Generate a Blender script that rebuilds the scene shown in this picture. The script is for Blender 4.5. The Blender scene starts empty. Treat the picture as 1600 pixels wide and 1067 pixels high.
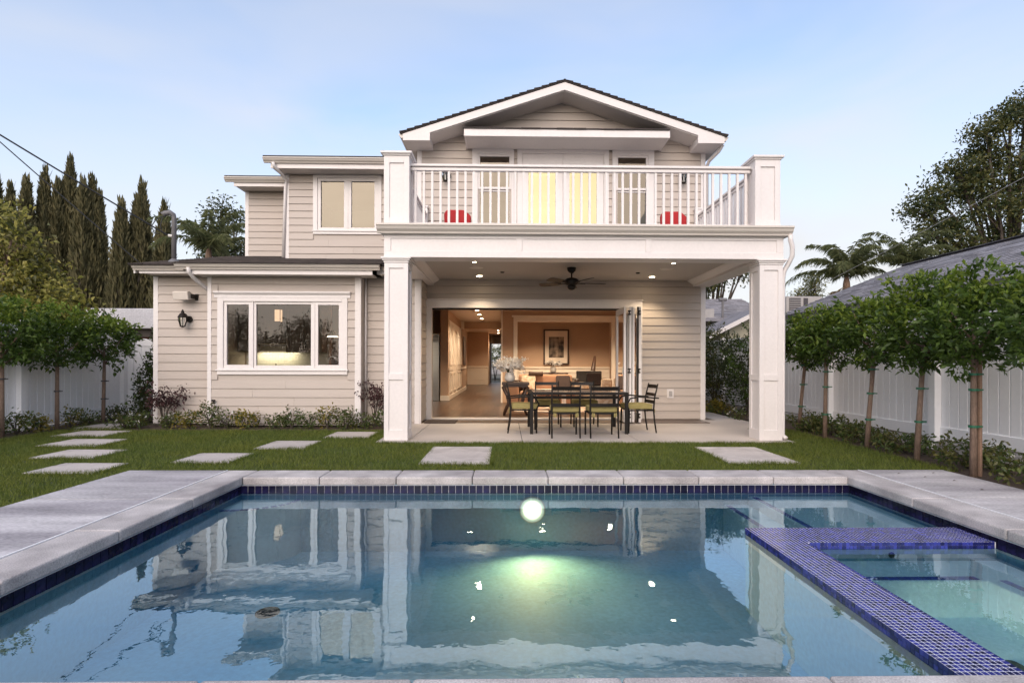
import bpy, math, random
import numpy as np
from mathutils import Vector, Matrix
random.seed(7); RNG = np.random.default_rng(7)
R = math.radians
SC = bpy.context.scene
COL = SC.collection

# ------------------------------------------------------------------ camera, sky, sun, exposure
cam_d = bpy.data.cameras.new('camera'); cam = bpy.data.objects.new('camera', cam_d); COL.objects.link(cam)
cam_d.sensor_width = 36.0; cam_d.lens = 18.9; cam_d.clip_start = 0.05; cam_d.clip_end = 2000
cam_d.shift_x = -0.0036; cam_d.shift_y = 0.0209
cam.location = (0, 0, 1.2); cam.rotation_euler = (R(90), -0.00276, R(-1.0))
SC.camera = cam
VEIL = (0.20, 0.64, (2.75, 2.66, 2.62))
SUN_EL, SUN_AZ = 30.0, -14.0                      # degrees; the low sun stands behind the camera
world = bpy.data.worlds.new('World'); SC.world = world; world.use_nodes = True
wn = world.node_tree.nodes; wl = world.node_tree.links
bg = wn['Background']; sky = wn.new('ShaderNodeTexSky'); sky.sky_type = 'NISHITA'
sky.sun_disc = False; sky.sun_elevation = R(SUN_EL); sky.sun_rotation = R(180 - SUN_AZ)
sky.air_density = 1.0; sky.dust_density = 1.5; sky.ozone_density = 2.0; sky.altitude = 50
# thin high cloud veil, uneven, over the whole sky
wtc = wn.new('ShaderNodeTexCoord'); wmp = wn.new('ShaderNodeMapping'); wmp.inputs['Scale'].default_value = (1.0, 1.0, 3.0); wl.new(wtc.outputs['Generated'], wmp.inputs[0])
wno = wn.new('ShaderNodeTexNoise'); wno.inputs['Scale'].default_value = 1.6; wno.inputs['Detail'].default_value = 4; wno.inputs['Distortion'].default_value = 0.6; wl.new(wmp.outputs[0], wno.inputs[0])
wrg = wn.new('ShaderNodeMapRange'); wrg.inputs[1].default_value = 0.35; wrg.inputs[2].default_value = 0.7; wrg.inputs[3].default_value = VEIL[0]; wrg.inputs[4].default_value = VEIL[1]; wl.new(wno.outputs[0], wrg.inputs[0])
# the veil is seen edge on, so thicker, towards the horizon all round
wsx = wn.new('ShaderNodeSeparateXYZ'); wl.new(wtc.outputs['Generated'], wsx.inputs[0])
whz = wn.new('ShaderNodeMapRange'); whz.interpolation_type = 'SMOOTHSTEP'; wl.new(wsx.outputs[2], whz.inputs[0]); whz.inputs[1].default_value = 0.42; whz.inputs[2].default_value = 0.02; whz.inputs[3].default_value = 0.0; whz.inputs[4].default_value = 0.55
wad = wn.new('ShaderNodeMath'); wad.operation = 'ADD'; wad.use_clamp = True; wl.new(wrg.outputs[0], wad.inputs[0]); wl.new(whz.outputs[0], wad.inputs[1])
wmx = wn.new('ShaderNodeMix'); wmx.data_type = 'RGBA'; wl.new(wad.outputs[0], wmx.inputs[0]); wl.new(sky.outputs[0], wmx.inputs[6]); wmx.inputs[7].default_value = (*VEIL[2], 1)
wl.new(wmx.outputs[2], bg.inputs[0]); bg.inputs[1].default_value = 0.12
sun_d = bpy.data.lights.new('sun', 'SUN'); sun = bpy.data.objects.new('sun', sun_d); COL.objects.link(sun)
sun_d.energy = 0.82; sun_d.angle = R(60); sun_d.color = (1.0, 0.82, 0.68)
sdir = Vector((math.sin(R(SUN_AZ)) * math.cos(R(SUN_EL)), -math.cos(R(SUN_AZ)) * math.cos(R(SUN_EL)), math.sin(R(SUN_EL))))
sun.rotation_euler = (-sdir).to_track_quat('-Z', 'Y').to_euler(); sun.location = (0, -20, 20)
SC.view_settings.view_transform = 'Standard'; SC.view_settings.look = 'None'
SC.view_settings.gamma = 1.0; SC.view_settings.use_curve_mapping = False
SC.view_settings.exposure = 1.42
SC.cycles.max_bounces = 8; SC.cycles.diffuse_bounces = 4; SC.cycles.glossy_bounces = 4
SC.cycles.transparent_max_bounces = 16; SC.cycles.caustics_reflective = False; SC.cycles.caustics_refractive = False
SC.cycles.sample_clamp_indirect = 6.0
try:
    SC.cycles.use_denoising = True
except Exception: pass

# ------------------------------------------------------------------ materials
MATS = {}
def nodes_of(name):
    m = bpy.data.materials.new(name); m.use_nodes = True
    nt = m.node_tree; p = nt.nodes['Principled BSDF']
    return m, nt, p
def setin(p, key, v):
    if key in p.inputs: p.inputs[key].default_value = v
def mat(name, col, rough=0.5, var=0.06, scale=6.0, fine=60.0, bump=0.0, bscale=None, metal=0.0, objrand=0.0, island=0.0,
        stretch=None, spec=0.5, col2=None, blotch=0.0):
    """Paint, stone, wood: colour with two scales of grain, optional relief, per-object or per-piece tint."""
    m, nt, p = nodes_of(name); N = nt.nodes; L = nt.links
    tc = N.new('ShaderNodeTexCoord'); mp = N.new('ShaderNodeMapping')
    L.new(tc.outputs['Object'], mp.inputs[0])
    if stretch: mp.inputs['Scale'].default_value = stretch
    n1 = N.new('ShaderNodeTexNoise'); n1.inputs['Scale'].default_value = scale; n1.inputs['Detail'].default_value = 5
    n2 = N.new('ShaderNodeTexNoise'); n2.inputs['Scale'].default_value = fine; n2.inputs['Detail'].default_value = 3
    L.new(mp.outputs[0], n1.inputs[0]); L.new(mp.outputs[0], n2.inputs[0])
    add = N.new('ShaderNodeMath'); add.operation = 'ADD'; L.new(n1.outputs[0], add.inputs[0]); L.new(n2.outputs[0], add.inputs[1])
    rng = N.new('ShaderNodeMapRange'); L.new(add.outputs[0], rng.inputs[0])
    rng.inputs[1].default_value = 0.65; rng.inputs[2].default_value = 1.35
    rng.inputs[3].default_value = 1 - var * 1.6; rng.inputs[4].default_value = 1 + var * 1.6
    val = rng.outputs[0]
    def mul(a, b):
        q = N.new('ShaderNodeMath'); q.operation = 'MULTIPLY'; L.new(a, q.inputs[0]); L.new(b, q.inputs[1]); return q.outputs[0]
    if objrand:
        oi = N.new('ShaderNodeObjectInfo'); r2 = N.new('ShaderNodeMapRange'); L.new(oi.outputs['Random'], r2.inputs[0])
        r2.inputs[3].default_value = 1 - objrand; r2.inputs[4].default_value = 1 + objrand; val = mul(val, r2.outputs[0])
    if island:
        ge = N.new('ShaderNodeNewGeometry'); r3 = N.new('ShaderNodeMapRange'); L.new(ge.outputs['Random Per Island'], r3.inputs[0])
        r3.inputs[3].default_value = 1 - island; r3.inputs[4].default_value = 1 + island; val = mul(val, r3.outputs[0])
    base = N.new('ShaderNodeRGB'); base.outputs[0].default_value = (*col, 1); cs = base.outputs[0]
    if col2:
        n3 = N.new('ShaderNodeTexNoise'); n3.inputs['Scale'].default_value = blotch or 1.5; n3.inputs['Detail'].default_value = 6
        L.new(mp.outputs[0], n3.inputs[0]); rr = N.new('ShaderNodeMapRange'); L.new(n3.outputs[0], rr.inputs[0])
        rr.inputs[1].default_value = 0.42; rr.inputs[2].default_value = 0.62
        mx = N.new('ShaderNodeMix'); mx.data_type = 'RGBA'; L.new(rr.outputs[0], mx.inputs[0]); L.new(cs, mx.inputs[6])
        mx.inputs[7].default_value = (*col2, 1); cs = mx.outputs[2]
    vm = N.new('ShaderNodeVectorMath'); vm.operation = 'SCALE'; L.new(cs, vm.inputs[0]); L.new(val, vm.inputs['Scale'])
    L.new(vm.outputs[0], p.inputs['Base Color'])
    p.inputs['Roughness'].default_value = rough; p.inputs['Metallic'].default_value = metal
    setin(p, 'Specular IOR Level', spec)
    if bump:
        nb = N.new('ShaderNodeTexNoise'); nb.inputs['Scale'].default_value = bscale or fine; nb.inputs['Detail'].default_value = 4
        L.new(mp.outputs[0], nb.inputs[0]); b = N.new('ShaderNodeBump'); b.inputs['Strength'].default_value = bump
        b.inputs['Distance'].default_value = 0.01; L.new(nb.outputs[0], b.inputs['Height']); L.new(b.outputs[0], p.inputs['Normal'])
    MATS[name] = m; return m
def leafmat(name, col, col2, trans=0.35, rough=0.45):
    m, nt, p = nodes_of(name); N = nt.nodes; L = nt.links
    ge = N.new('ShaderNodeNewGeometry'); rp = N.new('ShaderNodeValToRGB'); L.new(ge.outputs['Random Per Island'], rp.inputs[0])
    rp.color_ramp.elements[0].color = (*col, 1); rp.color_ramp.elements[1].color = (*col2, 1)
    L.new(rp.outputs[0], p.inputs['Base Color']); p.inputs['Roughness'].default_value = rough
    setin(p, 'Specular IOR Level', 0.4)
    tr = N.new('ShaderNodeBsdfTranslucent'); L.new(rp.outputs[0], tr.inputs[0])
    mx = N.new('ShaderNodeMixShader'); mx.inputs[0].default_value = trans
    L.new(p.outputs[0], mx.inputs[1]); L.new(tr.outputs[0], mx.inputs[2]); L.new(mx.outputs[0], nt.nodes['Material Output'].inputs[0])
    MATS[name] = m; return m
def emit(name, col, strength):
    m, nt, p = nodes_of(name); setin(p, 'Base Color', (0.8, 0.8, 0.8, 1))
    p.inputs['Emission Color'].default_value = (*col, 1); p.inputs['Emission Strength'].default_value = strength
    MATS[name] = m; return m
def glassmat(name, tint=(0.93, 0.95, 0.94), ior=1.5, boost=1.6, glow_tint=(1, 1, 1)):
    m, nt, p = nodes_of(name); N = nt.nodes; L = nt.links; N.remove(p)
    fr = N.new('ShaderNodeFresnel'); fr.inputs[0].default_value = ior
    mu = N.new('ShaderNodeMath'); mu.operation = 'MULTIPLY'; mu.use_clamp = True; mu.inputs[1].default_value = boost; L.new(fr.outputs[0], mu.inputs[0])
    t = N.new('ShaderNodeBsdfTransparent'); t.inputs[0].default_value = (*tint, 1)
    g = N.new('ShaderNodeBsdfGlossy'); g.inputs['Roughness'].default_value = 0.0; g.inputs['Color'].default_value = (*glow_tint, 1)
    mx = N.new('ShaderNodeMixShader'); L.new(mu.outputs[0], mx.inputs[0]); L.new(t.outputs[0], mx.inputs[1]); L.new(g.outputs[0], mx.inputs[2])
    L.new(mx.outputs[0], N['Material Output'].inputs[0]); MATS[name] = m; return m
def watermat(name):
    m, nt, p = nodes_of(name); N = nt.nodes; L = nt.links; N.remove(p)
    tc = N.new('ShaderNodeTexCoord')
    n1 = N.new('ShaderNodeTexNoise'); n1.inputs['Scale'].default_value = 2.2; n1.inputs['Detail'].default_value = 2
    n2 = N.new('ShaderNodeTexNoise'); n2.inputs['Scale'].default_value = 14; n2.inputs['Detail'].default_value = 2
    L.new(tc.outputs['Object'], n1.inputs[0]); L.new(tc.outputs['Object'], n2.inputs[0])
    ad = N.new('ShaderNodeMath'); ad.operation = 'MULTIPLY_ADD'; L.new(n2.outputs[0], ad.inputs[0]); ad.inputs[1].default_value = 0.10; L.new(n1.outputs[0], ad.inputs[2])
    b = N.new('ShaderNodeBump'); b.inputs['Strength'].default_value = 0.35; b.inputs['Distance'].default_value = 0.008; L.new(ad.outputs[0], b.inputs['Height'])
    fr = N.new('ShaderNodeFresnel'); fr.inputs[0].default_value = 1.33; L.new(b.outputs[0], fr.inputs['Normal'])
    mu = N.new('ShaderNodeMath'); mu.operation = 'MULTIPLY'; mu.use_clamp = True; mu.operation = 'MULTIPLY_ADD'; mu.inputs[1].default_value = 1.2; mu.inputs[2].default_value = 0.19; L.new(fr.outputs[0], mu.inputs[0])
    t = N.new('ShaderNodeBsdfTransparent'); t.inputs[0].default_value = (0.66, 0.87, 0.93, 1)
    g = N.new('ShaderNodeBsdfGlossy'); g.inputs['Roughness'].default_value = 0.0; g.inputs['Color'].default_value = (.74, .90, 1.0, 1); L.new(b.outputs[0], g.inputs['Normal'])
    mx = N.new('ShaderNodeMixShader'); L.new(mu.outputs[0], mx.inputs[0]); L.new(t.outputs[0], mx.inputs[1]); L.new(g.outputs[0], mx.inputs[2])
    L.new(mx.outputs[0], N['Material Output'].inputs[0]); MATS[name] = m; return m

M = MATS
mat('white_paint', (0.70, 0.66, 0.645), 0.42, 0.03, 1.5, 25)
mat('siding_paint', (0.47, 0.41, 0.365), 0.55, 0.04, 2.0, 40, bump=0.15, bscale=30, stretch=(0.6, 1, 8), objrand=0.025)
mat('gutter_paint', (0.60, 0.55, 0.50), 0.35, 0.02, 2, 30)
mat('soffit_paint', (0.62, 0.58, 0.55), 0.6, 0.03, 2, 30)
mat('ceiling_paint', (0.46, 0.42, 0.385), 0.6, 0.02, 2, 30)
mat('shingle', (0.055, 0.045, 0.042), 0.9, 0.30, 5, 90, bump=0.6, island=0.25)
mat('grey_shingle', (0.21, 0.205, 0.225), 0.9, 0.22, 3, 60, bump=0.6, island=0.28)
mat('concrete', (0.48, 0.46, 0.47), 0.75, 0.30, 2.2, 60, bump=0.25, bscale=60, stretch=(0.45, 2.2, 1), col2=(0.33, 0.31, 0.33), blotch=1.0, objrand=0.06)
mat('coping_stone', (0.49, 0.46, 0.455), 0.8, 0.28, 3.5, 120, bump=0.35, bscale=160, col2=(0.36, 0.33, 0.33), blotch=1.6, objrand=0.05)
mat('patio_concrete', (0.50, 0.45, 0.41), 0.7, 0.13, 2.0, 120, bump=0.15, col2=(0.38, 0.34, 0.31), blotch=1.0)
mat('stone_slab', (0.52, 0.475, 0.45), 0.8, 0.14, 4.0, 150, bump=0.2, objrand=0.08, col2=(0.41, 0.37, 0.35), blotch=3)
mat('caulk', (0.78, 0.78, 0.80), 0.5, 0.02)
mat('joint', (0.05, 0.045, 0.045), 0.9, 0.1)
mat('soil', (0.075, 0.05, 0.035), 0.95, 0.35, 9, 70, bump=0.8, bscale=40)
mat('lawn_soil', (0.055, 0.068, 0.018), 0.95, 0.3, 5, 60, bump=0.5)
mat('earth', (0.11, 0.10, 0.07), 0.95, 0.25, 0.5, 8)
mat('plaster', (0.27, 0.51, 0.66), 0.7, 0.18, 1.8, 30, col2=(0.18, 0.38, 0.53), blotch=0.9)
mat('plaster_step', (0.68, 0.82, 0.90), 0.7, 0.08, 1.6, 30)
mat('navy_tile', (0.007, 0.007, 0.022), 0.15, 0.25, 12, 60, objrand=0.5, col2=(0.012, 0.010, 0.045), blotch=6, spec=0.18)
mat('mosaic', (0.028, 0.034, 0.20), 0.16, 0.15, 10, 60, objrand=0.6, spec=0.6)
mat('mosaic_many', (0.028, 0.034, 0.20), 0.16, 0.15, 10, 60, island=0.6, spec=0.6)
mat('trim_tile', (0.05, 0.065, 0.42), 0.3, 0.15, 10, 60, island=0.4)
mat('grout', (0.72, 0.72, 0.76), 0.7, 0.05)
mat('dark_metal', (0.010, 0.008, 0.007), 0.5, 0.1, 8, 60, spec=0.25)
mat('bronze', (0.016, 0.012, 0.010), 0.5, 0.15, 8, 60, spec=0.25)
mat('steel', (0.55, 0.53, 0.50), 0.28, 0.05, 2, 60, metal=1.0, stretch=(1, 1, 30))
mat('cushion_green', (0.27, 0.225, 0.085), 0.9, 0.10, 14, 160, bump=0.4, bscale=160)
mat('table_glass', (0.30, 0.26, 0.22), 0.15, 0.05)
mat('vinyl', (0.90, 0.895, 0.91), 0.38, 0.02, 1.2, 20, objrand=0.012)
mat('curb', (0.42, 0.40, 0.385), 0.85, 0.15, 3, 60, bump=0.3)
mat('bark', (0.185, 0.125, 0.092), 0.9, 0.25, 10, 70, bump=0.8, bscale=50, stretch=(1, 1, 0.35))
mat('dark_bark', (0.07, 0.055, 0.045), 0.95, 0.3, 6, 40, bump=0.9, bscale=25)
mat('stake', (0.23, 0.145, 0.10), 0.85, 0.15, 8, 60)
mat('tie_green', (0.01, 0.12, 0.06), 0.5, 0.05)
leafmat('leaf_ficus', (0.034, 0.068, 0.010), (0.095, 0.155, 0.024), 0.35)
leafmat('leaf_new', (0.10, 0.165, 0.018), (0.20, 0.26, 0.035), 0.4)
leafmat('leaf_yellow', (0.20, 0.205, 0.035), (0.42, 0.37, 0.10), 0.45)
leafmat('leaf_olive', (0.062, 0.074, 0.020), (0.165, 0.155, 0.048), 0.4)
leafmat('leaf_dark', (0.022, 0.036, 0.012), (0.060, 0.080, 0.026), 0.3)
leafmat('leaf_cypress', (0.065, 0.064, 0.026), (0.175, 0.152, 0.072), 0.25, 0.7)
leafmat('leaf_purple', (0.045, 0.018, 0.022), (0.10, 0.045, 0.045), 0.25)
leafmat('leaf_bed', (0.035, 0.070, 0.016), (0.13, 0.16, 0.045), 0.35)
leafmat('leaf_gold', (0.16, 0.14, 0.020), (0.30, 0.24, 0.04), 0.4)
leafmat('leaf_palm', (0.12, 0.15, 0.06), (0.25, 0.26, 0.12), 0.5)
leafmat('leaf_dry', (0.20, 0.14, 0.075), (0.34, 0.25, 0.15), 0.3)
leafmat('petal_white', (0.80, 0.78, 0.76), (0.88, 0.86, 0.85), 0.3)
leafmat('grass_blade', (0.050, 0.088, 0.010), (0.190, 0.235, 0.052), 0.4, 0.6)
glassmat('window_glass', boost=1.1); glassmat('door_glass', (0.90, 0.92, 0.90), 1.5, 1.3); glassmat('sun_glow_glass', (0.8, 0.8, 0.78), 1.6, 2.0, (1, .90, .74)); glassmat('french_glow_glass', (0.72, 0.70, 0.62), 1.6, 4.6, (1.0, .93, .56))  # last two: sunset glow put into a yellow reflection tint and boosted reflectivity
watermat('pool_water')
emit('lamp_warm', (1.0, 0.78, 0.50), 22); emit('lamp_soft', (1.0, 0.80, 0.55), 6); emit('lantern_glow', (1.0, 0.62, 0.36), 0.35)
mat('room_wall', (0.44, 0.30, 0.215), 0.8, 0.03, 2, 40)
mat('room_ceiling', (0.60, 0.50, 0.42), 0.8, 0.02)
mat('room_trim', (0.74, 0.66, 0.58), 0.45, 0.02)
mat('wood_floor', (0.070, 0.036, 0.021), 0.30, 0.22, 5, 60, stretch=(6, 0.8, 1), objrand=0.25)
mat('cabinet', (0.20, 0.155, 0.12), 0.4, 0.05, 2, 20)
mat('subway_tile', (0.66, 0.64, 0.56), 0.15, 0.03, 5, 30, objrand=0.04)
mat('counter', (0.25, 0.22, 0.20), 0.2, 0.2, 12, 80)
mat('dark_wood', (0.045, 0.022, 0.015), 0.35, 0.2, 6, 40)
mat('sofa_cloth', (0.36, 0.20, 0.125), 0.9, 0.05, 10, 120, bump=0.2)
mat('throw_cloth', (0.045, 0.03, 0.028), 0.95, 0.1, 10, 120, bump=0.3)
mat('cream_cloth', (0.55, 0.44, 0.34), 0.9, 0.06, 10, 120, col2=(0.40, 0.27, 0.18), blotch=12)
mat('grey_cloth', (0.10, 0.09, 0.085), 0.9, 0.06, 10, 120)
mat('red_cloth', (0.42, 0.022, 0.025), 0.85, 0.06, 10, 120)
mat('rug', (0.60, 0.50, 0.42), 0.95, 0.1, 20, 150, col2=(0.45, 0.30, 0.22), blotch=4)
mat('ceramic_white', (0.75, 0.72, 0.68), 0.2, 0.03)
mat('paper_mat', (0.72, 0.62, 0.54), 0.8, 0.02)
mat('doormat_fibre', (0.045, 0.03, 0.024), 0.95, 0.2, 20, 200, bump=0.6)
mat('stucco', (0.50, 0.49, 0.50), 0.85, 0.06, 2, 60, bump=0.2)
mat('cream_stucco', (0.52, 0.49, 0.38), 0.85, 0.06, 2, 60, bump=0.2)
mat('concrete_white', (0.56, 0.55, 0.575), 0.8, 0.14, 1.5, 20)
mat('rust_wall', (0.36, 0.10, 0.05), 0.8, 0.1)
mat('pipe_grey', (0.15, 0.145, 0.15), 0.5, 0.1)
mat('wire', (0.02, 0.02, 0.022), 0.6, 0.05)
mat('pale_wire', (0.30, 0.29, 0.28), 0.6, 0.05)
mat('ac_metal', (0.36, 0.34, 0.33), 0.45, 0.06); mat('ac_dark', (0.05, 0.045, 0.05), 0.6, 0.1)
mat('speaker_paint', (0.62, 0.56, 0.50), 0.5, 0.04, 3, 300, bump=0.3, bscale=300)
mat('dry_leaf', (0.09, 0.055, 0.03), 0.8, 0.2, 20, 60)

def lensmat():  # emission fades outward, painting a soft halo into the enlarged lens
    m, nt, p = nodes_of('pool_lamp'); N = nt.nodes; L = nt.links
    tc = N.new('ShaderNodeTexCoord'); mp = N.new('ShaderNodeMapping'); L.new(tc.outputs['Generated'], mp.inputs[0]); mp.inputs['Location'].default_value = (-1,0,-1); mp.inputs['Scale'].default_value = (2,0,2)
    g = N.new('ShaderNodeTexGradient'); g.gradient_type = 'SPHERICAL'; L.new(mp.outputs[0], g.inputs[0])
    rp = N.new('ShaderNodeValToRGB'); L.new(g.outputs[1], rp.inputs[0]); e = rp.color_ramp.elements
    e[0].position = 0; e[0].color = (.10,.10,.07,1); e[1].position = .75; e[1].color = (9,8.2,5.6,1)
    k = e.new(.18); k.color = (.42,.38,.24,1); k = e.new(.45); k.color = (2.2,1.9,1.15,1)
    L.new(rp.outputs[0], p.inputs['Emission Color']); p.inputs['Emission Strength'].default_value = 1.0; MATS['pool_lamp'] = m
lensmat()
def printmat():
    """Greyish brown framed print: a soft light upright shape on a dark mottled ground (flat print)."""
    m, nt, p = nodes_of('print'); N = nt.nodes; L = nt.links
    tc = N.new('ShaderNodeTexCoord'); n = N.new('ShaderNodeTexNoise'); n.inputs['Scale'].default_value = 3; n.inputs['Detail'].default_value = 6
    L.new(tc.outputs['Generated'], n.inputs[0])
    mp = N.new('ShaderNodeMapping'); L.new(tc.outputs['Generated'], mp.inputs[0])
    mp.inputs['Location'].default_value = (-2.75, 0, -1.15); mp.inputs['Scale'].default_value = (5.5, 0, 2.3)
    g = N.new('ShaderNodeTexGradient'); g.gradient_type = 'SPHERICAL'; L.new(mp.outputs[0], g.inputs[0])
    ad = N.new('ShaderNodeMath'); ad.operation = 'MULTIPLY_ADD'; L.new(g.outputs[1], ad.inputs[0]); ad.inputs[1].default_value = 0.35; L.new(n.outputs[0], ad.inputs[2])
    rp = N.new('ShaderNodeValToRGB'); L.new(ad.outputs[0], rp.inputs[0])
    rp.color_ramp.elements[0].position = 0.42; rp.color_ramp.elements[0].color = (0.03, 0.02, 0.015, 1)
    rp.color_ramp.elements[1].position = 0.78; rp.color_ramp.elements[1].color = (0.42, 0.32, 0.25, 1)
    L.new(rp.outputs[0], p.inputs['Base Color']); p.inputs['Roughness'].default_value = 0.3; MATS['print'] = m
printmat()

# ------------------------------------------------------------------ mesh and object helpers
class MB:
    def __init__(s): s.v = []; s.f = []; s.m = []
    def add(s, vs, fs, mi=0):
        o = len(s.v); s.v += [tuple(q) for q in vs]; s.f += [tuple(i + o for i in q) for q in fs]; s.m += [mi] * len(fs); return s
    def box(s, x0, x1, y0, y1, z0, z1, mi=0):
        return s.add([(x0,y0,z0),(x1,y0,z0),(x1,y1,z0),(x0,y1,z0),(x0,y0,z1),(x1,y0,z1),(x1,y1,z1),(x0,y1,z1)],
                     [(0,3,2,1),(4,5,6,7),(0,1,5,4),(1,2,6,5),(2,3,7,6),(3,0,4,7)], mi)
    def prism(s, poly, axis, a0, a1, mi=0):
        """poly: list of 2D points in the plane across axis ('x': (y,z), 'y': (x,z), 'z': (x,y))."""
        def P(u, w, a): return {'x': (a,u,w), 'y': (u,a,w), 'z': (u,w,a)}[axis]
        n = len(poly); vs = [P(u,w,a0) for u,w in poly] + [P(u,w,a1) for u,w in poly]
        fs = [tuple(range(n))[::-1], tuple(range(n, 2*n))] + [(i,(i+1)%n,n+(i+1)%n,n+i) for i in range(n)]
        return s.add(vs, fs, mi)
    def tube(s, pts, rad, n=8, mi=0, cap=True):
        pts = [Vector(p) for p in pts]
        if not hasattr(rad, '__len__'): rad = [rad] * len(pts)
        vs = []; prev = None
        for i, p in enumerate(pts):
            t = (pts[min(i+1,len(pts)-1)] - pts[max(i-1,0)]).normalized()
            a = prev if prev is not None else (Vector((1,0,0)) if abs(t.x) < 0.9 else Vector((0,1,0)))
            a = (a - t * a.dot(t)).normalized(); prev = a; b = t.cross(a)
            for k in range(n):
                w = 2*math.pi*k/n; vs.append(p + (a*math.cos(w) + b*math.sin(w)) * rad[i])
        fs = []
        for i in range(len(pts)-1):
            for k in range(n): fs.append((i*n+k, i*n+(k+1)%n, (i+1)*n+(k+1)%n, (i+1)*n+k))
        if cap: fs += [tuple(range(n))[::-1], tuple((len(pts)-1)*n + k for k in range(n))]
        return s.add(vs, fs, mi)
    def lathe(s, prof, c=(0,0,0), n=16, mi=0):
        vs = []; fs = []
        for r, z in prof:
            for k in range(n):
                w = 2*math.pi*k/n; vs.append((c[0]+r*math.cos(w), c[1]+r*math.sin(w), c[2]+z))
        for i in range(len(prof)-1):
            for k in range(n): fs.append((i*n+k, i*n+(k+1)%n, (i+1)*n+(k+1)%n, (i+1)*n+k))
        fs += [tuple(range(n))[::-1], tuple((len(prof)-1)*n + k for k in range(n))]
        return s.add(vs, fs, mi)
    def frame(s, x0, x1, z0, z1, w, y0, y1, wb=None, wt=None, mi=0):
        wb = wb or w; wt = wt or w
        s.box(x0,x1,y0,y1,z0,z0+wb,mi); s.box(x0,x1,y0,y1,z1-wt,z1,mi)
        s.box(x0,x0+w,y0,y1,z0+wb,z1-wt,mi); s.box(x1-w,x1,y0,y1,z0+wb,z1-wt,mi); return s
    def holed(s, x0, x1, z0, z1, holes, y0, y1, axis='y', mi=0):
        xs = sorted({x0,x1,*[min(max(h[i],x0),x1) for h in holes for i in (0,1)]}); zs = sorted({z0,z1,*[min(max(h[i],z0),z1) for h in holes for i in (2,3)]})
        for a, b in zip(xs, xs[1:]):
            for c, d in zip(zs, zs[1:]):
                mx, mz = (a+b)/2, (c+d)/2
                if any(h[0] < mx < h[1] and h[2] < mz < h[3] for h in holes): continue
                if axis == 'y': s.box(a,b,y0,y1,c,d,mi)
                else: s.box(y0,y1,a,b,c,d,mi)
        return s
def wloc(o):
    v = Vector((0,0,0))
    while o is not None: v += Vector(o.location); o = o.parent
    return v
def link(name, me, parent=None, loc=None):
    o = bpy.data.objects.new(name, me); COL.objects.link(o)
    if parent is not None: o.parent = parent
    if loc is not None: o.location = loc
    return o
def O(name, mb, mats, parent=None, smooth=False, bevel=0.0, local=False, loc=None):
    """One mesh object. World coordinates unless local; verts are stored relative to the parent (or to loc)."""
    off = Vector((0,0,0))
    if not local:
        if parent is not None: off = wloc(parent)
        if loc is not None: off = Vector(loc)
    me = bpy.data.meshes.new(name)
    me.from_pydata([(x-off.x, y-off.y, z-off.z) for x,y,z in mb.v], [], mb.f)
    mats = mats if isinstance(mats, (list, tuple)) else [mats]
    for m in mats: me.materials.append(MATS[m])
    if any(mb.m): me.polygons.foreach_set('material_index', mb.m)
    if smooth: me.polygons.foreach_set('use_smooth', [True]*len(me.polygons))
    me.update()
    o = link(name, me, parent)
    if loc is not None and not local: o.location = off - (wloc(parent) if parent else Vector((0,0,0)))
    elif loc is not None: o.location = loc
    if bevel:
        b = o.modifiers.new('soft', 'BEVEL'); b.width = bevel; b.segments = 2; b.limit_method = 'ANGLE'
    return o
def tag(o, label, cat, group=None, kind=None):
    o['label'] = label
    if cat: o['category'] = cat
    if group: o['group'] = group
    if kind: o['kind'] = kind
    return o
def thing(name, label, cat, loc=(0,0,0), rz=0.0, group=None):
    o = bpy.data.objects.new(name, None); COL.objects.link(o); o.empty_display_size = 0.2
    o.location = loc; o.rotation_euler = (0,0,rz); return tag(o, label, cat, group)
def struct(o, label): o['kind'] = 'structure'; o['label'] = label; return o
def dup(o, parent=None, loc=None, rz=None):
    c = o.copy(); COL.objects.link(c)
    if parent is not None: c.parent = parent
    if loc is not None: c.location = loc
    if rz is not None: c.rotation_euler = (0,0,rz)
    for ch in list(o.children): dup(ch, c)
    return c
def npmesh(name, V, F, mats, mi=None, parent=None, smooth=False):
    """Mesh from numpy arrays: V (n,3) in parent-local coordinates, F (m,3)."""
    me = bpy.data.meshes.new(name); n, m = len(V), len(F)
    me.vertices.add(n); me.vertices.foreach_set('co', np.asarray(V, np.float32).ravel())
    me.loops.add(m*3); me.loops.foreach_set('vertex_index', np.asarray(F, np.int32).ravel())
    me.polygons.add(m); me.polygons.foreach_set('loop_start', np.arange(0, m*3, 3, dtype=np.int32))
    try: me.polygons.foreach_set('loop_total', np.full(m, 3, dtype=np.int32))
    except Exception: pass
    for q in (mats if isinstance(mats, (list, tuple)) else [mats]): me.materials.append(MATS[q])
    if mi is not None: me.polygons.foreach_set('material_index', np.asarray(mi, np.int32))
    me.update(calc_edges=True); me.validate()
    return link(name, me, parent)
def unit(a): return a / (np.linalg.norm(a, axis=1, keepdims=True) + 1e-9)
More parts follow.
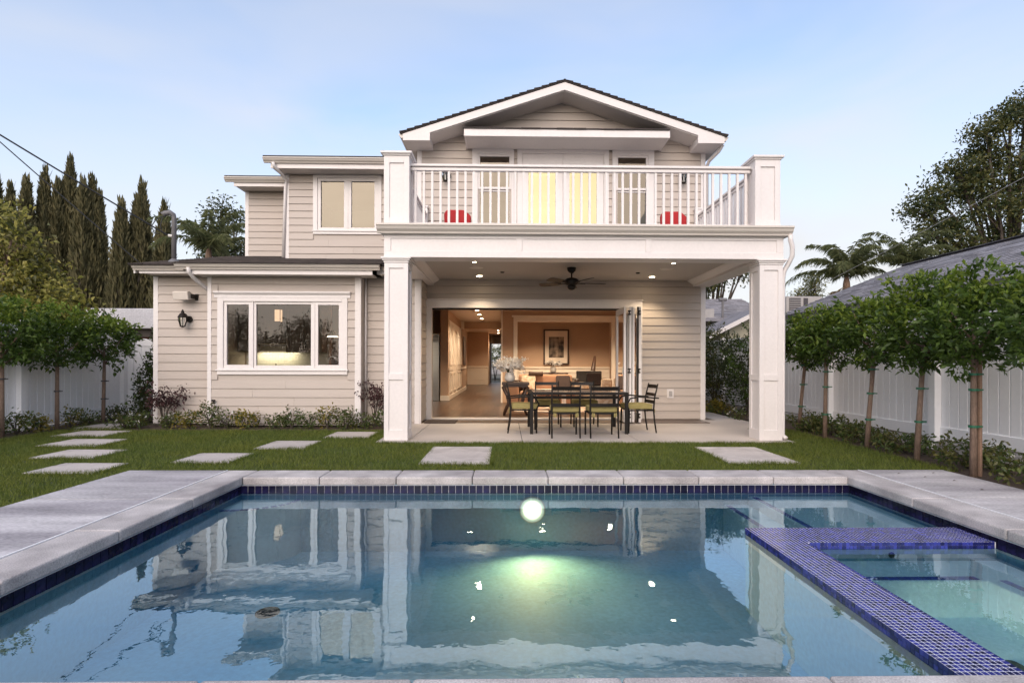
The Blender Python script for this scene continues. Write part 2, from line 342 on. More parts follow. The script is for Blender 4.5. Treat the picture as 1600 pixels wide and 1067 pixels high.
def leaves(P, D, Ln, W, fold=0.25, droop=0.0):
    """Folded pointed leaves: base P, direction D, length Ln, width W."""
    n = len(P); D = unit(D); rnd = RNG.normal(size=(n,3)); S = unit(np.cross(D, rnd)); Nn = np.cross(S, D)
    flip = np.sign(Nn[:,2:3] + 1e-6); Nn = Nn * flip
    Ln = np.broadcast_to(Ln, n)[:,None]; W = np.broadcast_to(W, n)[:,None]
    mid = P + D*Ln*0.5 + Nn*W*fold; tip = P + D*Ln - np.array([0,0,1.0])*Ln*droop
    V = np.stack([P, mid + S*W*0.5, tip, mid - S*W*0.5], 1).reshape(-1,3)
    i = np.arange(n)[:,None]*4
    F = np.stack([i + np.array([0,1,2]), i + np.array([0,2,3])], 1).reshape(-1,3)
    return V, F
def in_ball(n, lo=0.0):
    d = unit(RNG.normal(size=(n,3))); r = (lo**3 + (1-lo**3)*RNG.random(n))**(1/3); return d*r[:,None]

# ------------------------------------------------------------------ ground, lawn, paving
def rects(name, rs, z, m, label):
    b = MB()
    for x0,x1,y0,y1 in rs: b.add([(x0,y0,z),(x1,y0,z),(x1,y1,z),(x0,y1,z)], [(0,1,2,3)])
    return struct(O(name, b, m), label)
g = MB(); G = 500; hx0,hx1,hy0,hy1 = -2.94,3.84,1.86,5.84
for q in [(-G,G,-G,hy0),(-G,G,hy1,G),(-G,hx0,hy0,hy1),(hx1,G,hy0,hy1)]:
    g.add([(q[0],q[2],-.075),(q[1],q[2],-.075),(q[1],q[3],-.075),(q[0],q[3],-.075)], [(0,1,2,3)])
struct(O('ground', g, 'earth'), 'bare earth ground under the whole yard')
LAWN = [(-7.95,-4.2,1.5,6.05),(-7.95,5.2,6.05,8.16),(-7.95,-1.99,8.16,9.75),(4.46,5.25,8.16,9.9)]
rects('lawn', LAWN, -.035, 'lawn_soil', 'green lawn between the pool deck and the house')
rects('garden_bed', [(-6.95,-1.99,9.75,10.62)], -.028, 'soil', 'strip of planting soil along the house wall')
rects('garden_bed', [(-8.58,-7.95,1.5,12.3),(-7.95,-6.95,11.3,12.3)], -.028, 'soil', 'planting soil along the white fence by the stepping stone path')
rects('garden_bed', [(4.98,6.3,1.0,6.05),(5.2,6.3,6.05,8.16),(5.25,6.3,8.16,17.5)], -.028, 'soil', 'planting soil along the white fence behind the staked trees')

stones = [(-5.25,-4.5,5.92,6.5,'in the path, nearest to the pool deck'),(-6.0,-5.2,6.85,7.5,'in the path, second from the pool deck'),
          (-6.75,-5.9,7.82,8.52,'in the path, third from the pool deck'),(-7.4,-6.55,8.84,9.54,'in the path, fourth from the pool deck'),
          (-7.9,-7.05,9.95,10.65,'at the far end of the path beside the conical shrub'),
          (-4.05,-3.35,6.55,7.2,'in the lawn, first of the diagonal row by the deck'),(-3.54,-2.84,7.58,8.33,'in the lawn, middle stone of the diagonal row'),
          (-2.95,-2.22,8.69,9.42,'in the lawn, last of the diagonal row before the white column'),
          (-1.05,-.2,6.46,7.75,'alone in front of the patio near its open doors'),(2.72,3.6,6.5,7.72,'alone in front of the patio near the downspout column')]
for x0,x1,y0,y1,t in stones:
    s = O('stepping_stone', MB().box(x0,x1,y0,y1,-.06,-.004), 'stone_slab', loc=((x0+x1)/2,(y0+y1)/2,-.06), bevel=.008)
    tag(s, 'pale concrete slab set ' + t, 'stepping stone', 'stepping stones in the lawn')

# grass blades (uncountable)
def grass():
    Ps = []
    for x0,x1,y0,y1 in LAWN:
        n = int((x1-x0)*(y1-y0)*3200); Ps.append(np.stack([RNG.uniform(x0-.02,x1+.02,n), RNG.uniform(y0+.01,y1+.01,n), np.full(n,-.036)],1))
    P = np.concatenate(Ps); keep = np.ones(len(P), bool)
    for x0,x1,y0,y1,_ in stones: keep &= ~((P[:,0]>x0+.012)&(P[:,0]<x1-.012)&(P[:,1]>y0+.012)&(P[:,1]<y1-.012))
    keep &= ~((P[:,0]>-3.09)&(P[:,0]<4.0)&(P[:,1]<6.06)); keep &= ~((P[:,0]>-4.18)&(P[:,1]<6.05))
    P = P[keep]
    E = []
    def edge(x0,y0,x1,y1,per=420):
        m = int(math.hypot(x1-x0,y1-y0)*per); u = RNG.random(m); E.append(np.stack([x0+(x1-x0)*u+RNG.normal(size=m)*.014, y0+(y1-y0)*u+RNG.normal(size=m)*.014, np.full(m,-.036)],1))
    for x0,x1,y0,y1,_ in stones:
        edge(x0,y0-.01,x1,y0-.01,620); edge(x0,y1+.012,x1,y1+.012); edge(x0-.012,y0,x0-.012,y1); edge(x1+.012,y0,x1+.012,y1)
    edge(-4.2,2,-4.2,6.05); edge(-4.2,6.065,5,6.065); edge(-1.99,8.15,4.46,8.15,620); edge(-2.0,8.16,-2.0,9.7)
    P = np.concatenate([P]+E); n = len(P); tall = np.zeros(n); tall[n-sum(len(e) for e in E):] = .016
    clump = np.sin(P[:,0]*9+np.sin(P[:,1]*5)*2)*np.sin(P[:,1]*11+P[:,0]*3)
    h = (.032 + .030*RNG.random(n) + .009*clump) + tall*RNG.random(n)
    lean = RNG.normal(size=(n,2))*.55; T = P.copy(); T[:,:2] += lean*h[:,None]; T[:,2] += h
    w = RNG.normal(size=(n,2)); w = w/np.linalg.norm(w,axis=1,keepdims=True)*.0035
    A = P.copy(); A[:,:2] += w; B = P.copy(); B[:,:2] -= w
    V = np.stack([A,B,T],1).reshape(-1,3); F = np.arange(n*3).reshape(-1,3)
    o = npmesh('grass', V, F, 'grass_blade'); o['kind'] = 'stuff'; o['label'] = 'short mown green grass of the lawn'
def patchy(m):
    nt = M[m].node_tree; N = nt.nodes; L = nt.links; rp = [q for q in N if q.type == 'VALTORGB'][0]
    tc = N.new('ShaderNodeTexCoord'); no = N.new('ShaderNodeTexNoise'); no.inputs['Scale'].default_value = 1.1; no.inputs['Detail'].default_value = 5; L.new(tc.outputs['Object'], no.inputs[0])
    rg = N.new('ShaderNodeMapRange'); rg.inputs[1].default_value = .36; rg.inputs[2].default_value = .66; L.new(no.outputs[0], rg.inputs[0])
    mx = N.new('ShaderNodeMix'); mx.data_type = 'RGBA'; mx.blend_type = 'MULTIPLY'; L.new(rg.outputs[0], mx.inputs[0]); L.new(rp.outputs[0], mx.inputs[6]); mx.inputs[7].default_value = (1.25, 1.10, .9, 1)
    for l in list(L):
        if l.from_node == rp and l.to_node != mx: sk = l.to_socket; L.remove(l); L.new(mx.outputs[2], sk)
patchy('grass_blade')
grass()

# ------------------------------------------------------------------ pool deck and patio
def slab(parent, x0,x1,y0,y1,z0,z1,m,name='slab',bevel=.002,gap=.005):
    return O(name, MB().box(x0+gap,x1-gap,y0+gap,y1-gap,z0,z1), m, parent, bevel=bevel)
deck = thing('pool_deck', 'grey concrete deck slabs beside and in front of the pool', None); deck['kind'] = 'structure'
for y0,y1 in [(4.78,6.04),(2.98,4.78),(.6,2.98),(-3.5,.6)]:
    slab(deck,-4.18,-3.105,y0,y1,-.12,-.002,'concrete'); slab(deck,4.005,4.97,y0,y1,-.12,-.002,'concrete')
for k in range(4): slab(deck,-3.09+k*1.77,-3.09+(k+1)*1.77,-3.5,1.68,-.12,-.002,'concrete')
jb = MB().box(-4.16,-3.11,-3.4,6.02,-.14,-.007).box(4.02,4.95,-3.4,6.02,-.14,-.007); O('joint_bed', jb, 'joint', deck)
O('caulk_joint', MB().box(-3.105,-3.09,-3.5,6.035,-.1,.0015), 'caulk', deck); O('caulk_joint', MB().box(3.99,4.005,-3.5,6.035,-.1,.0015), 'caulk', deck)
pat = thing('patio', 'warm grey concrete patio floor under the balcony', None); pat['kind'] = 'structure'
for x0,x1 in [(-1.98,-1.5),(-1.5,.25),(.25,2.05),(2.05,4.45)]: slab(pat,x0,x1,8.17,11.34,-.12,0,'patio_concrete')
slab(pat,4.45,5.05,9.9,13.2,-.12,-.004,'patio_concrete'); slab(pat,4.28,5.05,13.2,17.5,-.12,-.004,'patio_concrete')
O('joint_bed', MB().box(-1.9,4.4,8.25,11.3,-.14,-.006), 'joint', pat)

# ------------------------------------------------------------------ swimming pool
WZ = -.165
pool = thing('swimming_pool', 'rectangular swimming pool with navy waterline tiles and attached spa', None); pool['kind'] = 'structure'
b = MB()
b.box(-2.95,-2.765,1.85,5.85,-.95,-.085).box(3.655,3.85,1.85,5.85,-.95,-.085).box(-2.765,3.655,5.665,5.85,-.95,-.085).box(-2.765,3.655,1.85,2.045,-.95,-.085)
b.box(-2.765,3.655,2.045,5.665,-.95,-.78)
O('basin', b, 'plaster', pool)
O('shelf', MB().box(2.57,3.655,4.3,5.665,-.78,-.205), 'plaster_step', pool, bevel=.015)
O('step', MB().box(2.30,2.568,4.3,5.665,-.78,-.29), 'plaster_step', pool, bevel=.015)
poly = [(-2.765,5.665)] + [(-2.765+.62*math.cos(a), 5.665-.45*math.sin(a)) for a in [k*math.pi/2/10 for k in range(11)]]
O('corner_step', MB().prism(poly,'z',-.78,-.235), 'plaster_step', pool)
# coping: 12 mm round edge
def coping(x0,x1,y0,y1): O('coping_stone', MB().box(x0+.003,x1-.003,y0+.003,y1-.003,-.085,0), 'coping_stone', pool, bevel=.014)
for k in range(8): coping(-2.75+k*.79875,-2.75+(k+1)*.79875,5.65,6.035)
for y0,y1 in [(4.78,6.035),(3.88,4.78),(2.98,3.88),(2.06,2.98)]: coping(-3.088,-2.75,y0,y1); coping(3.64,3.988,y0-.03 if y0>2.1 else y0,y1-.03 if y1<6 else y1)
for k in range(9): coping(-3.088+.338+(k-1)*.79875 if k else -3.088, min(-2.75+k*.79875,3.988), 1.69,2.06)
coping(3.64,3.988,1.69,2.06)
# navy waterline tiles, one by one
tm = MB().box(-.0335,.0335,-.004,.004,-.041,.041); tme = bpy.data.meshes.new('waterline_tile'); tme.from_pydata(tm.v,[],tm.f); tme.materials.append(M['navy_tile'])
O('tile_bed', MB().box(-2.765,3.655,5.6635,5.668,-.19,-.086).box(-2.768,-2.7635,2.05,5.66,-.19,-.086).box(3.6535,3.658,2.05,5.66,-.19,-.086), 'grout', pool)
for k in range(89): link('waterline_tile', tme, pool, (-2.765+.0721*(k+.5), 5.6615, -.130))
for k in range(50):
    for x in (-2.7615,3.6515): link('waterline_tile', tme, pool, (x, 5.655-.0721*(k+.5), -.130)).rotation_euler = (0,0,R(90))
# spa
sp = MB().box(1.93,2.23,2.045,4.30,-.24,-.1225,0).box(2.23,3.655,3.94,4.30,-.24,-.1225,0).box(1.932,2.228,2.045,4.298,-.78,-.2402,1).box(2.228,3.655,3.942,4.298,-.78,-.2402,1)
spa = O('spa_wall', sp, ['grout','plaster'], pool)
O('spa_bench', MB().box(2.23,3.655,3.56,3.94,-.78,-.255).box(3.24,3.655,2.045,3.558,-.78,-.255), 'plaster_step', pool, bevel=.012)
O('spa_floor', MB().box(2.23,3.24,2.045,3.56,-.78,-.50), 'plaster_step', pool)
pt = .0273; mm = MB().box(-.0101,.0101,-.0101,.0101,0,.0022); mme = bpy.data.meshes.new('mosaic_tile'); mme.from_pydata(mm.v,[],mm.f); mme.materials.append(M['mosaic'])
tiles = [(1.93+pt*(i+.5), 2.06+pt*(j+.5)) for j in range(82) for i in range(11)] + [(2.23+pt*(i+.5), 3.941+pt*(j+.5)) for i in range(52) for j in range(13)]
tiles.sort(key=lambda t: t[1])
near, rest = tiles[:300], tiles[300:]
for x,y in near: link('mosaic_tile', mme, spa, (x,y,-.1225))
b = MB()
for x,y in rest: b.box(x-.0101,x+.0101,y-.0101,y+.0101,-.1225,-.1203)
for j in range(82):
    for r in range(2):
        y = 2.06+pt*(j+.5); z = -.1338-.0258*r; b.box(1.9255,1.93,y-.0122,y+.0122,z-.0122,z+.0122); b.box(2.23,2.2345,y-.0122,y+.0122,z-.0122,z+.0122) if y<3.93 else None
for i in range(51):
    for r in range(2):
        x = 2.245+pt*(i+.5); z = -.1338-.0258*r; b.box(x-.0122,x+.0122,3.9355,3.94,z-.0122,z+.0122)
o = O('mosaic_field', b, 'mosaic_many', spa); o['kind'] = 'stuff'
# step-edge mosaics under water
b = MB()
def trim(xa,ya,xb,yb,z):
    L = math.hypot(xb-xa,yb-ya); n = int(L/pt); ux,uy = (xb-xa)/L,(yb-ya)/L
    for k in range(n):
        for r in (0,1):
            x = xa+ux*pt*(k+.5)-uy*pt*(r+.5); y = ya+uy*pt*(k+.5)+ux*pt*(r+.5)
            b.box(x-.0115,x+.0115,y-.0115,y+.0115,z,z+.004)
trim(2.64,4.32,2.64,5.62,-.205); trim(2.36,4.32,2.36,5.62,-.29); trim(2.25,3.575,3.23,3.575,-.255); trim(3.32,3.56,3.32,2.1,-.255)
for k in range(10):
    a0,a1 = k*math.pi/20,(k+1)*math.pi/20
    trim(-2.765+.57*math.cos(a0),5.665-.40*math.sin(a0),-2.765+.57*math.cos(a1),5.665-.40*math.sin(a1),-.235)
o = O('step_trim', b, 'trim_tile', pool); o['kind'] = 'stuff'
dr = MB().lathe([(.09,0),(.09,.012),(.078,.016),(.075,.008)],(-1.88,4.28,-.78),24)
for k in range(-3,4): dr.box(-1.88-.065,-1.88+.065,4.28+k*.019-.005,4.28+k*.019+.005,-.776,-.768)
O('drain_grate', dr, 'ac_dark', pool)
O('drain_grate', MB().lathe([(.05,0),(.05,.01),(.03,.02)],(2.86,2.98,-.50),16), 'ac_dark', pool)
for x,z in ((2.86,-.215),): O('wall_jet', MB().tube([(x,3.934,z),(x,3.945,z)],.022,12), 'ac_dark', pool)
w = rects('pool_water', [(-2.764,3.654,2.046,5.664)], WZ, 'pool_water', 'still blue pool water mirroring the house')
pl = thing('pool_light', 'round glowing underwater light on the far pool wall', 'pool light', (.277,5.66,-.34))
O('lamp_ring', MB().tube([(.277,5.655,-.34),(.277,5.64,-.34)],.14,24), 'steel', pl); O('lens', MB().tube([(.277,5.641,-.34),(.277,5.630,-.34)],.128,32), 'pool_lamp', pl)
def spot(name, parent, loc, to, energy, col, angle=120, blend=.8, size=.05):
    d = bpy.data.lights.new(name,'SPOT'); o = bpy.data.objects.new(name,d); COL.objects.link(o); d.energy = energy; d.color = col
    d.spot_size = R(angle); d.spot_blend = blend; d.shadow_soft_size = size
    o.rotation_euler = (Vector(to)-Vector(loc)).to_track_quat('-Z','Y').to_euler(); o.location = Vector(loc)-(wloc(parent) if parent else Vector((0,0,0)))
    if parent: o.parent = parent
    return o
spot('pool_lamp', pl, (.277,5.60,-.36), (.42,3.9,-.78), 54, (1.0,.68,.24), 150, 1.0, .06)
sl = thing('spa_light', 'small underwater light on the spa wall behind its mosaic rim', 'pool light', (2.24,2.75,-.36))
O('lens', MB().tube([(2.2355,2.75,-.36),(2.247,2.75,-.36)],.04,16), 'lamp_soft', sl)
spot('spa_lamp', sl, (2.27,2.75,-.36), (2.9,2.9,-.5), 11, (1,.93,.6), 130, 1.0, .04)

# ------------------------------------------------------------------ house
house = thing('house', 'two storey white trimmed house with taupe lap siding, balcony and open patio doors', 'house', (1.17,11.4,0))
H = house
PITCH = .165
def siding(wall, x0, x1, z0, z1, Y, holes=(), topf=None, side=0):
    """Lap boards, one object each. side: 0 faces -Y; +1 faces +X on plane X=Y (x0..x1 run along Y)."""
    z = z0
    while z < z1 - .01:
        zb = min(z + PITCH, z1); segs = [(x0, x1)]
        for h in holes:
            if h[2] < zb - .01 and h[3] > z + .01:
                n = []
                for a, c in segs:
                    if h[1] <= a or h[0] >= c: n.append((a, c)); continue
                    if h[0] - a > .02: n.append((a, h[0]))
                    if c - h[1] > .02: n.append((h[1], c))
                segs = n
        cut = []
        for a, c in segs:
            if c - a > 2.2:
                q_ = a + (c-a)*random.uniform(.25,.75); cut += [(a, q_-.0015), (q_+.0015, c)]
            else: cut.append((a, c))
        for a, c in cut:
            al, cl, ah, ch = a, c, a, c
            if topf:
                wl_, wh_ = topf(z), topf(zb)
                al, cl = max(a, wl_[0]), min(c, wl_[1]); ah, ch = max(a, wh_[0]), min(c, wh_[1])
                if cl - al < .03: continue
                if ch - ah < .005: ah = ch = (al+cl)/2; ch += .004
            t0, t1 = .028, .012
            z_ = z+.011
            if side == 0: vs = [(al,Y-t0,z_),(cl,Y-t0,z_),(cl,Y+.004,z_),(al,Y+.004,z_),(ah,Y-t1,zb+.003),(ch,Y-t1,zb+.003),(ch,Y+.004,zb+.003),(ah,Y+.004,zb+.003)]
            else: vs = [(Y+t0,al,z_),(Y+t0,cl,z_),(Y-.004,cl,z_),(Y-.004,al,z_),(Y+t1,ah,zb+.003),(Y+t1,ch,zb+.003),(Y-.004,ch,zb+.003),(Y-.004,ah,zb+.003)]
            O('siding_board', MB().add(vs,[(0,3,2,1),(4,5,6,7),(0,1,5,4),(1,2,6,5),(2,3,7,6),(3,0,4,7)]), 'siding_paint', wall)
        z = zb
def wall(x0,x1,z0,z1,Y,holes=(),th=.12,m='siding_paint'):
    return O('wall', MB().holed(x0,x1,z0,z1,holes,Y,Y+th), m, H)
def board(*a, name='corner_board', m='white_paint', bevel=.004): return O(name, MB().box(*a), m, H, bevel=bevel)

# lower storey, kitchen side
w = wall(-6.85,-1.70,0,2.87,10.6,[(-5.60,-2.80,-.1,2.8)]); siding(w,-6.775,-5.73,.03,2.85,10.6); siding(w,-2.765,-1.795,.03,2.85,10.6)
KW = (-5.36,-3.13,1.09,2.35)
w = wall(-5.66,-2.77,0,2.84,10.3,[KW]); siding(w,-5.585,-2.88,.03,2.81,10.3,[(-5.47,-3.02,.97,2.54)])
O('wall', MB().box(-5.66,-5.54,10.42,10.6,0,2.84).box(-2.89,-2.77,10.42,10.6,0,2.84), 'siding_paint', H)
for a in [(-6.868,-6.776,10.575,10.66,0,2.86),(-5.662,-5.588,10.275,10.36,0,2.815),(-2.882,-2.768,10.275,10.36,0,2.815),(-1.80,-1.688,10.575,10.66,0,2.86),(-5.73,-5.664,10.562,10.598,0,2.86)]: board(*a)
board(-1.70,-1.672,10.575,10.66,0,2.86)
w = O('wall', MB().box(-1.82,-1.704,10.66,11.52,0,2.95), 'siding_paint', H); siding(w,10.66,11.40,.03,2.95,-1.704,side=1)
# patio back wall
OP = (-1.574,2.80,-.1,2.359)
w = wall(-1.704,4.22,0,2.957,11.4,[OP]); siding(w,-1.70,4.135,.012,2.95,11.4,[(-1.722,2.885,-.1,2.537)])
board(4.135,4.24,11.37,11.46,0,2.957)
O('door_casing', MB().box(-1.722,-1.574,11.355,11.42,.0,2.359).box(-1.722,2.885,11.355,11.42,2.359,2.52).box(2.80,2.885,11.355,11.42,0,2.359).box(-1.74,2.90,11.335,11.42,2.52,2.545), 'white_paint', H, bevel=.004)
O('door_track', MB().box(-1.574,2.80,11.43,11.50,2.325,2.358), 'bronze', H)
O('threshold', MB().box(-1.574,2.80,11.35,11.53,.0,.035), 'gutter_paint', H, bevel=.004)
# upper storey
WW = (-4.36,-3.03,4.31,5.49)
w = wall(-5.15,-1.85,3.4,5.60,12.6,[WW]); siding(w,-5.06,-1.85,3.55,5.55,12.6,[(-4.50,-2.913,4.17,5.60)])
board(-5.15,-5.056,12.575,12.66,3.4,5.555)
w = wall(-6.64,-5.10,3.7,5.54,13.8); siding(w,-6.56,-5.10,3.85,5.52,13.8); board(-6.645,-6.556,13.775,13.86,3.7,5.53)
RZ = lambda x: 6.93 - .33*abs(x-1.165)
gz = lambda z: (1.165-(6.70-z)/.33, 1.165+(6.70-z)/.33) if z > 5.2 else (-9,9)
uh = [(-.573,.057,3.42,5.567),(.34,2.05,3.34,5.63),(2.359,2.967,3.42,5.567)]
w = O('wall', MB().holed(-1.885,4.22,3.0,5.80,uh,11.4,11.52).prism([(-1.55,5.80),(3.88,5.80),(1.165,6.70)],'y',11.4,11.52), 'siding_paint', H)
siding(w,-1.80,4.13,3.36,6.66,11.4,[(-.73,3.13,3.3,5.72),(-.86,3.27,5.70,5.95)],topf=gz)
for xa,xb in ((.156,.218),(2.169,2.234)): siding(w,xa,xb,3.36,5.72,11.4)
board(-1.895,-1.798,11.375,11.46,3.34,5.70); board(4.133,4.23,11.375,11.46,3.34,5.70)
# plain side and back walls of the shell
sh = MB().box(-6.85,-6.73,10.72,33,0,3.0).box(4.10,4.22,11.52,33,0,5.8).box(-1.885,-1.765,11.52,33,3.3,5.8).box(-5.15,-5.03,12.72,33,3.3,5.6).box(-6.64,-6.52,13.92,33,3.3,5.5)
sh.holed(-6.73,4.10,0,3.0,[(-.97,-.20,0,2.35)],32.88,33.0).box(-6.73,4.10,32.88,33,3.0,5.5)
O('wall', sh, 'siding_paint', H)

# windows
def pane(win, x0,x1,z0,z1,Y,m='window_glass'): return O('pane', MB().add([(x0,Y,z0),(x1,Y,z0),(x1,Y,z1),(x0,Y,z1)],[(0,1,2,3)]), m, win)
k = O('window', MB().box(-5.47,-5.36,10.262,10.33,1.05,2.42).box(-3.13,-3.022,10.262,10.33,1.05,2.42).box(-5.36,-3.13,10.262,10.33,2.35,2.42).box(-5.36,-3.13,10.262,10.33,1.05,1.09), 'white_paint', H, bevel=.004)
O('sill', MB().box(-5.49,-3.0,10.235,10.3,1.038,1.062).box(-5.47,-3.02,10.26,10.3,.965,1.037), 'white_paint', k, bevel=.004)
O('crown_trim', MB().prism([(10.262,2.421),(10.262,2.47),(10.225,2.51),(10.225,2.54),(10.32,2.54),(10.32,2.421)],'x',-5.53,-2.965), 'white_paint', k, bevel=.003)
O('sash', MB().frame(-5.36,-4.83,1.09,2.35,.06,10.285,10.345), 'white_paint', k, bevel=.004); pane(k,-5.30,-4.89,1.15,2.29,10.32)
O('sash', MB().frame(-4.80,-3.67,1.09,2.35,.05,10.295,10.345), 'white_paint', k, bevel=.004); pane(k,-4.75,-3.72,1.14,2.30,10.325)
O('sash', MB().frame(-3.64,-3.13,1.09,2.35,.06,10.285,10.345), 'white_paint', k, bevel=.004); pane(k,-3.58,-3.19,1.15,2.29,10.32)
O('mullion', MB().box(-4.83,-4.80,10.275,10.345,1.09,2.35).box(-3.67,-3.64,10.275,10.345,1.09,2.35), 'white_paint', k)
k = O('window', MB().box(-4.50,-4.40,12.562,12.63,4.257,5.555).box(-3.01,-2.914,12.562,12.63,4.257,5.555).box(-4.40,-3.01,12.562,12.63,5.49,5.555), 'white_paint', H, bevel=.004)
O('sill', MB().box(-4.52,-2.90,12.54,12.6,4.24,4.262).box(-4.50,-2.914,12.562,12.6,4.178,4.239), 'white_paint', k, bevel=.003)
for a,c in ((-4.40,-3.715),(-3.695,-3.01)):
    O('sash', MB().frame(a,c,4.262,5.49,.075,12.585,12.645), 'white_paint', k, bevel=.004); pane(k,a+.075,c-.075,4.337,5.415,12.62,'sun_glow_glass')
O('mullion', MB().box(-3.715,-3.695,12.575,12.645,4.262,5.49), 'white_paint', k)
for x0,x1,c0,c1 in ((-.573,.057,-.73,.152),(2.359,2.967,2.238,3.13)):
    k = O('window', MB().box(c0,x0-.04,11.362,11.43,3.36,5.72).box(x1+.04,c1,11.362,11.43,3.36,5.72).box(x0-.04,x1+.04,11.362,11.43,5.61,5.72), 'white_paint', H, bevel=.004)
    O('sash', MB().frame(x0-.04,x1+.04,4.875,5.61,.045,11.385,11.42), 'white_paint', k, bevel=.003); pane(k,x0,x1,4.92,5.565,11.41,'sun_glow_glass')
    O('sash', MB().frame(x0-.04,x1+.04,3.42,4.874,.04,11.425,11.46), 'white_paint', k, bevel=.003); pane(k,x0,x1,3.46,4.84,11.445,'sun_glow_glass')
    O('sill', MB().box(c0,c1,11.35,11.43,3.34,3.36), 'white_paint', k)
O('door_casing', MB().box(.22,.33,11.362,11.43,3.34,5.72).box(2.06,2.168,11.362,11.43,3.34,5.72).box(.33,2.06,11.362,11.43,5.63,5.72), 'white_paint', H, bevel=.004)
for x0,x1 in ((.333,1.185),(1.205,2.057)):
    k = O('french_door', MB().frame(x0,x1,3.345,5.627,.125,11.385,11.43,wb=.22,wt=.29), 'white_paint', H, bevel=.004); pane(k,x0+.125,x1-.125,3.565,5.337,11.41,'french_glow_glass')
O('door_astragal', MB().box(1.186,1.204,11.375,11.43,3.345,5.627), 'white_paint', H)
O('door_handle', MB().tube([(1.23,11.38,4.02),(1.23,11.35,4.02)],.02,10).box(1.225,1.31,11.335,11.35,4.01,4.03).tube([(1.23,11.385,4.12),(1.23,11.37,4.12)],.018,10), 'bronze', H)

# eaves, gutters, roofs
GP = [(0,0),(0,.105),(-.115,.105),(-.115,.085),(-.10,.075),(-.085,.045),(-.05,.018),(-.045,0)]
def gutter(x0,x1,Y,z,name='gutter'): return O(name, MB().prism([(Y+u,z+w) for u,w in GP],'x',x0,x1), 'gutter_paint', H)
def eave(x0,x1,Yf,Yw,zs,zf1):
    O('fascia', MB().box(x0,x1,Yf,Yf+.03,zs,zf1), 'white_paint', H); O('soffit', MB().box(x0+.02,x1-.02,Yf+.03,Yw+.10,zs+.012,zs+.03), 'soffit_paint', H)
gutter(-6.035,-2.335,9.955,2.895); eave(-5.83,-2.475,9.957,10.3,2.812,2.99)
gutter(-6.98,-6.04,10.205,2.915); gutter(-2.33,-1.60,10.205,2.915); eave(-6.89,-5.85,10.207,10.6,2.862,3.01); eave(-2.45,-1.60,10.207,10.6,2.862,3.01)
gutter(-5.435,-1.89,12.155,5.66); eave(-5.30,-1.90,12.157,12.6,5.553,5.76)
gutter(-6.91,-5.16,13.35,5.62); eave(-6.72,-5.16,13.352,13.8,5.527,5.72)
O('rake_board', MB().prism([(10.2,2.86),(13.8,3.72),(13.8,3.88),(10.2,3.02)],'x',-6.99,-6.96), 'white_paint', H)
def courses(name, x0, x1, y0, y1, zf, tab=.33, ex=.15, mname='shingle', parent=None, th=.012, jit=.004):
    """Roof of separate shingle tabs laid in rising courses over a deck (zf(y) gives height)."""
    b = MB(); y = y0; i = 0
    while y < y1 - .01:
        ye = min(y+ex, y1); x = x0 - tab*random.random()
        while x < x1:
            xa, xb = max(x,x0), min(x+tab*random.uniform(.75,1.25)-.006, x1); x = xb+.006 if xb > x else x+tab
            if xb-xa < .02: x += .02; continue
            t = th + random.uniform(0,jit); d = random.uniform(0,.012)
            za, zb = zf(y-d), zf(ye)
            b.add([(xa,y-d,za),(xb,y-d,za),(xb,y-d,za+t),(xa,y-d,za+t),(xa,ye,zb+.003),(xb,ye,zb+.003)],[(0,1,2,3),(3,2,5,4),(0,3,4),(1,5,2)])
        y = ye; i += 1
    return b
zf = lambda y: 3.015+.235*(y-10.08)
roof = O('roof', MB().prism([(10.08,2.99),(10.08,3.01),(13.8,3.884),(13.8,3.864)],'x',-7.0,-5.14).prism([(10.08,2.99),(10.08,3.01),(12.6,3.60),(12.6,3.58)],'x',-5.139,-1.70)
         .prism([(9.83,2.985),(9.83,2.995),(11.5,3.345),(11.5,3.335)],'x',-6.05,-2.32), 'shingle', H)
b1 = courses('s',-7.0,-5.14,10.06,13.8,zf); b2 = courses('s',-5.14,-1.70,10.06,12.6,zf); b3 = courses('s',-6.05,-2.32,9.82,11.2,lambda y: 2.998+.21*(y-9.83))
for q in (b2,b3): b1.add(q.v,q.f)
o = O('shingle_courses', b1, 'shingle', roof); o['kind'] = 'stuff'
O('roof', MB().prism([(12.05,5.76),(12.05,5.80),(20,7.6),(20,7.56)],'x',-5.43,-1.90).prism([(13.25,5.72),(13.25,5.76),(20,7.26),(20,7.22)],'x',-6.9,-5.45), 'shingle', H)
